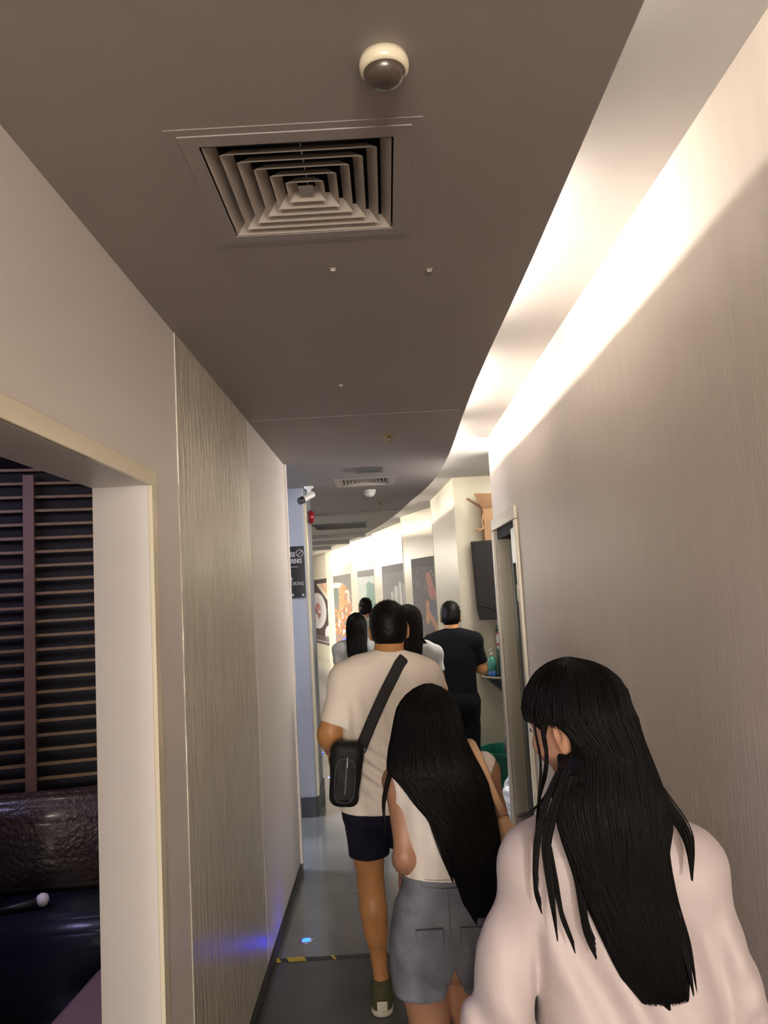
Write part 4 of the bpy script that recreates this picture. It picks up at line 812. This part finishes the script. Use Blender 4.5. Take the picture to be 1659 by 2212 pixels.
f.warp(lambda X, Y, Z: .0022*np.sin(Z*48+X*60)*np.sin(X*50)+.0018*np.sin(X*140)*np.clip((Z-.98)*20, 0, 1)); f.cut(lambda X, Y, Z: .722-Z); f.cut(lambda X, Y, Z: (.812-Z)*.30-np.abs(X-.112)+0*Y)
sh = garment('denim_shorts', f, 'denim', p2, 1)
MB().tube([(.108+.112*math.cos(q), 2.12+.096*math.sin(q), 1.005) for q in np.linspace(0, 2*math.pi, 33)], .011, 6, flat=.35).obj('waistband', 'denim', sh, smooth=True)
for x in (.055, .165): MB().obox((x, 2.006, .868), (1, .0, 0), (0, 1, .12), (0, -.12, 1), .034, .0045, .040).obj('back_pocket', 'denim', sh, bevel=.003)
MB().tube([(.106, 2.012, .99), (.106, 2.000, .93), (.105, 2.02, .85), (.105, 2.05, .80)], .0018, 5).obj('centre_seam', 'denim', sh)
for s_ in 'LR': shoe(p2, J['an'+s_], J['toe'+s_], 'white', 'sole', .9)
H2 = [(.935, .190, 1.995, .028, .012), (.965, .186, 1.995, .042, .018), (1.0, .186, 1.995, .050, .022), (1.05, .180, 1.995, .062, .026), (1.11, .172, 2.0, .072, .030), (1.17, .155, 2.005, .082, .036), (1.21, .134, 2.01, .096, .044), (1.25, .118, 2.02, .106, .056), (1.29, .090, 2.04, .116, .078), (1.33, .083, 2.07, .104, .096), (1.37, .084, 2.10, .092, .104),
      (1.40, .087, 2.115, .088, .108), (1.43, .089, 2.12, .081, .102), (1.455, .091, 2.12, .068, .086), (1.475, .092, 2.12, .048, .062), (1.486, .093, 2.12, .030, .040), (1.493, .094, 2.12, .010, .012)]
f = Field((-.12, 1.88, .90), (.34, 2.28, 1.52), .0055, .012); f.loft(H2); f.ell((.09, 2.235, 1.355), (.07, .06, .085), None, 0, True)
f.warp(lambda X, Y, Z: .0014*np.sin(X*330+np.sin(Z*12)*3)*np.clip((1.45-Z)*8, 0, 1)); hr = garment('hair', f, 'hair', p2, 1)
parts = [strands(env_strands(H2, 1300, 22, (R(175), R(365)), .001, .10, .10, seed=5), np.interp(np.linspace(0, 1, 22), (0, .1, .85, 1), (.0007, .0013, .0012, .0004)))]
for k, (pts, y0, y1, w_, n) in enumerate([([(-.004, 1.33), (-.028, 1.257), (-.044, 1.199), (-.042, 1.135)], 2.06, 2.04, .006, 40), ([(.05, 1.30), (.07, 1.20), (.095, 1.10), (.12, 1.02)], 1.985, 1.985, .010, 70), ([(.17, 1.0), (.165, .95), (.172, .915)], 1.995, 1.995, .012, 60), ([(.20, 1.02), (.215, .97), (.222, .945)], 1.995, 1.995, .012, 60), ([(.22, 1.2), (.24, 1.1), (.243, 1.02), (.235, .97)], 2.02, 2.0, .008, 50)]): parts.append(lock(pts, y0, y1, w_, n, 80+k, .0012))
V, F = join(parts); mesh_obj('hair_strands', V, F, 'hair', hr, True)
# her bag
t = thing('shoulder_bag', 'small straw-coloured bag with peach leather strap on the young woman\'s right shoulder', 'bag', (.275, 2.05, .95))
MB().tube([(.196, 2.14, 1.335), (.200, 2.10, 1.335), (.212, 2.055, 1.305), (.235, 2.03, 1.235), (.262, 2.025, 1.165)], .0105, 8, flat=.25, side=(1, 0, 0)).obj('strap', 'peach', t, smooth=True)
f = Field((.18, 1.94, .94), (.38, 2.14, 1.20), .004, .015); f.cap((.262, 2.03, 1.150), (.268, 2.03, 1.115), .014, .022); f.cap((.27, 2.03, 1.125), (.312, 2.03, 1.098), .018, .013); f.cap((.262, 2.03, 1.12), (.240, 2.03, 1.098), .016, .015); f.cap((.268, 2.03, 1.12), (.285, 2.03, 1.085), .016, .012)
f.warp(lambda X, Y, Z: .002*np.sin(X*160+Z*90)); V, F = f.mesh(1); mesh_obj('knot', V, F, 'peach', t, True)
f = Field((.16, 1.92, .90), (.40, 2.16, 1.15), .005, .02); f.ell((.272, 2.035, 1.04), (.062, .055, .068)); f.ell((.262, 2.035, 1.005), (.066, .055, .04)); f.warp(lambda X, Y, Z: .003*np.sin(X*110+Z*40)*np.sin(Z*60)); V, F = f.mesh(1); mesh_obj('pouch', V, F, 'straw', t, True)
MB().tube([(.300, 2.03, 1.095), (.318, 2.04, 1.06), (.322, 2.05, 1.02)], .003, 6).obj('tassel', 'peach', t)

# ------------------------------------------------------------------ person 3: man, off-white t-shirt, navy shorts, crossbody bag
J = std_pose(-.035, 3.38, 1.69, 1.02, .185)
J.update(head=(-.006, 3.41, 1.580), hrot=(0, R(6), R(1)), nk=1.18, neck=(-.015, 3.36, 1.452), chest=(-.04, 3.38, 1.24), pelvis=(-.075, 3.38, .92), shL=(-.200, 3.37, 1.378), shR=(.135, 3.37, 1.372), elL=(-.280, 3.33, 1.165), wrL=(-.288, 3.41, 1.085),
         elR=(.20, 3.35, 1.12), wrR=(.185, 3.50, 1.0), hipL=(-.150, 3.38, .84), hipR=(.005, 3.38, .84), knL=(-.142, 3.40, .50), knR=(.03, 3.62, .50), anL=(-.120, 3.44, .10), anR=(.04, 3.82, .10), toeL=(-.112, 3.60, .032), toeR=(.045, 3.98, .032), hdL=(.06, .12, -.98), hnL=(1, .2, .2), curlL=.8, am=1.22, hs=1.03, calf=1.12)
p3, b3, P = person('man in off-white t-shirt and navy shorts walking down the corridor', J, 'skin_m', h=.009)
f = Field((-.42, 3.14, .78), (.32, 3.64, 1.53), .006, .03)
f.loft([(.835, -.092, 3.385, .165, .125), (.95, -.085, 3.385, .172, .130), (1.08, -.065, 3.38, .178, .132), (1.20, -.045, 3.375, .188, .130), (1.30, -.035, 3.37, .190, .118), (1.37, -.032, 3.37, .165, .100), (1.41, -.028, 3.37, .12, .08)], p=2.3)
f.cap((-.190, 3.37, 1.362), (.128, 3.37, 1.358), .062, .062, .04); f.cap((-.018, 3.365, 1.425), (-.15, 3.37, 1.375), .062, .055, .05); f.cap((-.018, 3.365, 1.425), (.10, 3.37, 1.37), .062, .055, .05)
f.cap((-.196, 3.37, 1.355), (-.256, 3.345, 1.192), .070, .070, .02, end=True); f.cap((.132, 3.37, 1.35), (.182, 3.345, 1.19), .070, .070, .02, end=True)
torso_prims(f, J, .017); f.cap((-.016, 3.385, 1.462), (-.01, 3.40, 1.56), .066, .07, 0, True)
def wr3(X, Y, Z):
    d = .013*np.sin(X*78+np.sin(Z*9)*1.5+Z*6)*np.clip((1.36-Z)*5, 0, 1)*np.clip((Z-1.0)*4, .15, 1)*np.clip((X+.21)*20, 0, 1)
    return d+.012*np.sin((Z+.75*X)*95)*np.exp(-((X+.09)/.09)**2-((Z-1.02)/.10)**2)+.002*np.sin(Z*26+X*14)
f.warp(wr3); f.cut(lambda X, Y, Z: .838-Z); ts = garment('t_shirt', f, 'tee', p3, 1)
q = np.linspace(0, 2*math.pi, 41); MB().tube([(-.092+.163*abs(math.cos(a))**.87*np.sign(math.cos(a)), 3.385+.124*abs(math.sin(a))**.87*np.sign(math.sin(a)), .862) for a in q], .0022, 5).obj('hem_stitch', 'tee', ts)
f = Field((-.36, 3.16, .58), (.22, 3.85, .96), .007, .025)
f.loft([(.80, -.078, 3.385, .158, .122), (.93, -.075, 3.385, .150, .115)], p=2.3); f.loft([(.632, -.138, 3.40, .078, .088), (.75, -.146, 3.39, .086, .098), (.84, -.145, 3.385, .08, .10)], p=2.3)
torso_prims(f, J, .008, True, True); f.cap((.005, 3.39, .84), (.022, 3.56, .60), .088, .082, end=True); f.warp(lambda X, Y, Z: .003*np.sin(X*60+Z*30)); f.cut(lambda X, Y, Z: .640-Z); garment('shorts', f, 'navy', p3, 1)
for s_ in 'LR':
    an, to = np.array(J['an'+s_]), np.array(J['toe'+s_]); shoe(p3, an, to, 'olive', 'sole', 1.08)
    MB().lathe([(.040, -.03), (.043, 0), (.041, .012), (.034, .014)], an+(0, 0, .010), 18).obj('sock', 'olive', p3, smooth=True)
    MB().obox(an+np.array((0, -.078, -.055)), (1, 0, 0), (0, 1, 0), (0, 0, 1), .022, .006, .020).obj('heel_tab', 'sole', p3, bevel=.004)
def short_hair(root, J, m='hair', length=.011, n=2200, crown=1.0, h=.0045, low=-.075, r=.0011):
    hc = np.array(J['head']); Rm = rotm(*J.get('hrot', (0, 0, 0))); g = J.get('hs', 1.0); f = Field(hc-.17, hc+.17, h, .01)
    f.ell(hc+Rm@np.array((0, -.010, .028))*g, np.array((.081, .099, .094*crown))*g, Rm, .01); f.ell(hc+Rm@np.array((0, -.030, -.018))*g, np.array((.074, .074, .066))*g, Rm, .02)
    f.ell(hc+Rm@np.array((0, .115, -.035))*g, np.array((.085, .085, .085))*g, Rm, 0, True); f.ell(hc+Rm@np.array((0, .02, -.125))*g, np.array((.12, .11, .062))*g, Rm, 0, True)
    for s_ in (-1, 1): f.ell(hc+Rm@np.array((s_*.09, .008, -.018))*g, np.array((.030, .028, .040))*g, Rm, 0, True)
    f.warp(lambda X, Y, Z: .0012*np.sin(X*260)*np.sin(Y*230+Z*260)); V, F = f.mesh(1); o = mesh_obj('hair', V, F, m, root, True)
    rg = np.random.default_rng(3); i = rg.integers(0, len(V), n); p = V[i]; nn = p-hc; nn /= np.linalg.norm(nn, axis=1)[:, None]; t = np.linspace(0, 1, 5)[None, :, None]
    swp = (np.array((.15, .35, .25))+rg.normal(size=(n, 3))*.25)[:, None, :]; L = length*(.4+.8*rg.random(n))*np.clip((p[:, 2]-hc[2]+.09)/.12, .25, 1); S = p[:, None]-nn[:, None]*.002+(nn[:, None]*.55+swp*t)*t*L[:, None, None]
    V, F = strands(S, r*np.array((1, 1, .9, .7, .3))); mesh_obj('hair_tufts', V, F, m, o, True); return o
short_hair(p3, J)
# crossbody bag
t = thing('crossbody_bag', 'black nylon crossbody bag hanging at the man\'s left hip', 'bag', (-.21, 3.20, .92))
f = Field((-.36, 3.08, .86), (-.04, 3.30, 1.20), .004, .012); Rb = rotm(0, 0, R(-7)); c = np.array((-.212, 3.195, 1.025))
for dx in (-.022, .022):
    for dz in (-.078, .078): pass
X, Y, Z = np.meshgrid(*f.ax, indexing='ij', sparse=True); q = [X-c[0], Y-c[1], Z-c[2]]; m_ = Rb.T; q = [m_[i, 0]*q[0]+m_[i, 1]*q[1]+m_[i, 2]*q[2] for i in range(3)]
hx = .064+.004*np.sin(q[2]*20); rr = .038; qx, qy, qz = np.abs(q[0])-(hx-rr), np.abs(q[1])-(.040-.03), np.abs(q[2])-(.128-rr)
f.v = (np.sqrt(np.maximum(qx, 0)**2+(np.maximum(qy, 0)*1.25)**2+np.maximum(qz, 0)**2)+np.minimum(np.maximum(qx, np.maximum(qy, qz)), 0)-rr).astype(np.float32)
f.warp(lambda X, Y, Z: .0008*np.sin(Z*50+X*90)); V, F = f.mesh(1); mesh_obj('bag_body', V, F, 'nylon', t, True)
B = lambda x, y, z: c+Rb@np.array((x, y, z))
pk = [B(.040*math.copysign(abs(math.cos(a))**.6, math.cos(a)), -.043, -.02+.085*math.copysign(abs(math.sin(a))**.6, math.sin(a))) for a in np.linspace(0, 2*math.pi, 40)]
MB().tube(pk, .0022, 6).obj('pocket_piping', 'blackp', t); MB().obox(B(.004, -.0435, .0), Rb[:, 0], Rb[:, 1], Rb[:, 2], .003, .003, .072).obj('zipper', 'blackp', t)
MB().tube([B(.004, -.045, .072), B(.006, -.052, .055), B(.006, -.050, .035)], .003, 6).obj('zipper_pull', 'steel', t)
MB().tube([(-.150, 3.215, 1.105), (-.135, 3.212, 1.140), (-.090, 3.210, 1.232), (-.039, 3.215, 1.328), (.005, 3.235, 1.400), (.030, 3.262, 1.440), (.052, 3.300, 1.462), (.062, 3.36, 1.462), (.06, 3.43, 1.44), (.03, 3.48, 1.38), (-.04, 3.515, 1.25), (-.14, 3.51, 1.12), (-.24, 3.46, 1.03), (-.268, 3.36, 1.0), (-.262, 3.24, 1.06), (-.245, 3.21, 1.11)], .0235, 10, flat=.16, side=(.75, .0, -.66)).obj('shoulder_strap', 'strap', t, smooth=True)
MB().obox((-.150, 3.212, 1.118), (.47, 0, .88), (0, 1, 0), (.88, 0, -.47), .012, .006, .027).obj('strap_buckle', 'blackp', t, bevel=.003)

# ------------------------------------------------------------------ person 4: man in black polo, arm raised in front of him
J = std_pose(.492, 6.2, 1.618, 1.0, .175)
J.update(head=(.490, 6.23, 1.508), hrot=(R(-6), R(12), 0), nk=1.1, am=1.05, elR=(.715, 6.22, 1.085), wrR=(.63, 6.42, 1.10), hdR=(-.6, .7, .2), curlR=.9, elL=(.28, 6.22, 1.08), wrL=(.36, 6.44, 1.08), hdL=(.6, .6, .2))
p4, b4, P = person('man in a black polo shirt standing by the recess', J, 'skin_m', h=.011, hh=.006)
f = Field((.18, 5.98, .84), (.84, 6.46, 1.48), .008, .03); f.loft([(.90, .497, 6.205, .165, .125), (1.05, .495, 6.20, .165, .12), (1.20, .492, 6.20, .178, .12), (1.28, .492, 6.195, .176, .105), (1.33, .492, 6.195, .13, .085)], p=2.3)
f.cap((.335, 6.19, 1.300), (.650, 6.19, 1.300), .052, .052, .05); f.cap((.49, 6.19, 1.365), (.37, 6.19, 1.31), .058, .05, .05); f.cap((.49, 6.19, 1.365), (.61, 6.19, 1.31), .058, .05, .05)
f.cap((.655, 6.19, 1.295), (.707, 6.215, 1.135), .064, .058, .02, end=True); f.cap((.33, 6.19, 1.295), (.288, 6.215, 1.135), .064, .058, .02, end=True); torso_prims(f, J, .010); f.cap((.49, 6.21, 1.40), (.49, 6.23, 1.48), .06, .065, 0, True)
f.cut(lambda X, Y, Z: .90-Z); pl = garment('polo_shirt', f, 'blackcloth', p4)
MB().tube([(.49+.064*math.cos(a), 6.205+.064*math.sin(a), 1.398-.012*math.sin(a)) for a in np.linspace(0, 2*math.pi, 33)], .013, 8, flat=.5).obj('collar', 'blackcloth', pl, smooth=True)
trousers('trousers', J, 'blackcloth', p4, .09, h=.012)
for s_ in 'LR': shoe(p4, J['an'+s_], J['toe'+s_])
short_hair(p4, J, n=900, crown=1.06, length=.013, h=.006, r=.0014)

# ------------------------------------------------------------------ persons 5-7 farther off
def long_hair(root, J, zb, m='hair', w_=1.0, dx=0, n=500, bottom=.75, seed=9):
    x, y, z = J['head']; T = [(z+.120, 0, -.004, .010, .012), (z+.112, 0, -.006, .032, .042), (z+.098, 0, -.008, .056, .070), (z+.070, 0, -.010, .076, .094), (z+.03, 0, -.014, .087, .104), (z-.02, 0, -.030, .090, .095), (z-.07, dx*.1, -.055, .088, .072), (z-.12, dx*.3, -.085, .088, .048), (z-.2, dx*.6, -.115, .086, .034), ((z-.2+zb)/2, dx*.8, -.125, .084*bottom**.5, .028), (zb+.03, dx, -.125, .08*bottom, .024), (zb, dx, -.125, .062*bottom, .016)]
    T = [(a, x+b, y+c_, d*w_, e) for a, b, c_, d, e in T]; f = Field((x-.2, y-.22, zb-.03), (x+.2, y+.16, z+.15), .008, .012); f.loft(T); f.ell((x, y+.115, z-.02), (.066, .06, .085), None, 0, True); o = garment('hair', f, m, root, 1)
    V, F = strands(env_strands(T, n, 16, (R(175), R(365)), .001, .1, .05, seed=seed), np.interp(np.linspace(0, 1, 16), (0, .1, .85, 1), (.001, .002, .002, .0006))); mesh_obj('hair_strands', V, F, m, o, True); return o
def tee(root, J, m, hem, ez=1.0, sl=.5, h=.010):
    x, y = J['pelvis'][:2]; cx, cz = J['chest'][0], J['chest'][2]; g = J['g']; sL, sR, nk = [np.array(J[q]) for q in ('shL', 'shR', 'neck')]; W = (sR[0]-sL[0])/2; f = Field((x-W-.2, y-.24, hem-.03), (x+W+.2, y+.24, nk[2]+.06), h, .03)
    f.loft([(hem, x, y, (W-.03)*ez, .115*g), ((hem+cz)/2, x, y, (W-.035)*ez, .112*g), (cz, cx, y, (W-.015)*ez, .112*g), (sL[2]-.06, cx, y, (W-.01)*ez, .10*g), (sL[2], cx, y, W*.8, .08*g)], p=2.2); f.cap(sL, sR, .055*g, .055*g, .04)
    for s_ in 'LR': a, b = np.array(J['sh'+s_]), np.array(J['el'+s_]); f.cap(nk-(0, 0, .03), a, .058*g, .055*g, .04); f.cap(a, a+(b-a)*sl, .062*g, .060*g, .02, end=True)
    torso_prims(f, J, .008); f.cap(nk+(0, .01, .01), nk+np.array((0, .03, .1)), .06*g, .065*g, 0, True); f.warp(lambda X, Y, Z: .003*np.sin(X*80+Z*20)); f.cut(lambda X, Y, Z: hem-Z); return garment('t_shirt', f, m, root)
J = std_pose(-.285, 6.62, 1.56, .92, .150); J.update(elL=(-.475, 6.60, 1.03), wrL=(-.46, 6.70, .84))
p5, _, P = person('girl with straight black hair and white top, left of the man\'s head', J, 'skin_f', h=.012, hh=.007); tee(p5, J, 'greytee', .88, .95); long_hair(p5, J, 1.10, n=420, w_=.98); trousers('skirt', J, 'greytee', p5, .50, 1.1, h=.012)
for s_ in 'LR': shoe(p5, J['an'+s_], J['toe'+s_], 'white', 'sole', .9)
J = std_pose(.125, 5.40, 1.635, .95, .155); J.update(hrot=(R(-20), R(8), R(-4)), shR=(.285, 5.39, 1.295))
p6, _, P = person('woman with dark brown hair and pale grey top, right of the man\'s head', J, 'skin_f', h=.012, hh=.006); tee(p6, J, 'greytee', .92, 1.0, .55); long_hair(p6, J, 1.26, 'hair_b', 1.12, dx=-.02, n=520, bottom=.95, seed=12); trousers('jeans', J, 'denim', p6, .10, h=.012)
V, F = join([lock([(.19, 1.46), (.215, 1.40), (.235, 1.37), (.262, 1.355)], 5.33, 5.35, .010, 36, 97, .002), lock([(.20, 1.50), (.212, 1.44), (.20, 1.36), (.19, 1.30)], 5.35, 5.30, .014, 40, 98, .002)]); mesh_obj('loose_locks', V, F, 'hair_b', p6, True)
for s_ in 'LR': shoe(p6, J['an'+s_], J['toe'+s_], 'white', 'sole', .9)
J = std_pose(-.285, 9.4, 1.66, .92, .150)
p7, _, P = person('distant person with gathered black hair and white top, beyond the others', J, 'skin_f', h=.014, hh=.008); tee(p7, J, 'greytee', .88, .95); short_hair(p7, J, n=500, crown=1.05, length=.02, h=.008, r=.002); trousers('trousers', J, 'blackcloth', p7, .10, h=.014)
f = Field((-.40, 9.2, 1.45), (-.18, 9.45, 1.62), .007, .02); f.ell((-.30, 9.30, 1.53), (.052, .045, .06)); f.cap((-.345, 9.31, 1.50), (-.375, 9.30, 1.505), .010, .004); garment('low_bun', f, 'hair', p7, 1)
for s_ in 'LR': shoe(p7, J['an'+s_], J['toe'+s_], 'white', 'sole', .9)

# ------------------------------------------------------------------ white film bag beside the bin
t = thing('plastic_bag', 'crumpled cloudy plastic bag on the recess floor behind the door frame', 'bag', (.86, 5.80, 0))
f = Field((.62, 5.55, -.02), (1.15, 6.1, .52), .009, .03); f.ell((.88, 5.80, .19), (.13, .12, .19)); f.ell((.89, 5.80, .38), (.07, .06, .07)); f.cap((.89, 5.80, .42), (.88, 5.80, .49), .03, .05)
f.warp(lambda X, Y, Z: .009*np.sin(X*60+Z*25)*np.sin(Z*45+Y*50)+.005*np.sin((X+Y-Z)*120)); f.cut(lambda X, Y, Z: .001-Z); V, F = f.mesh(1); mesh_obj('film', V, F, 'bagfilm', t, True)
MB().tube([(.86, 5.80, .455), (.89, 5.772, .455), (.92, 5.80, .455), (.89, 5.83, .455), (.86, 5.80, .455)], .008, 6).obj('tie', 'redlabel', t)
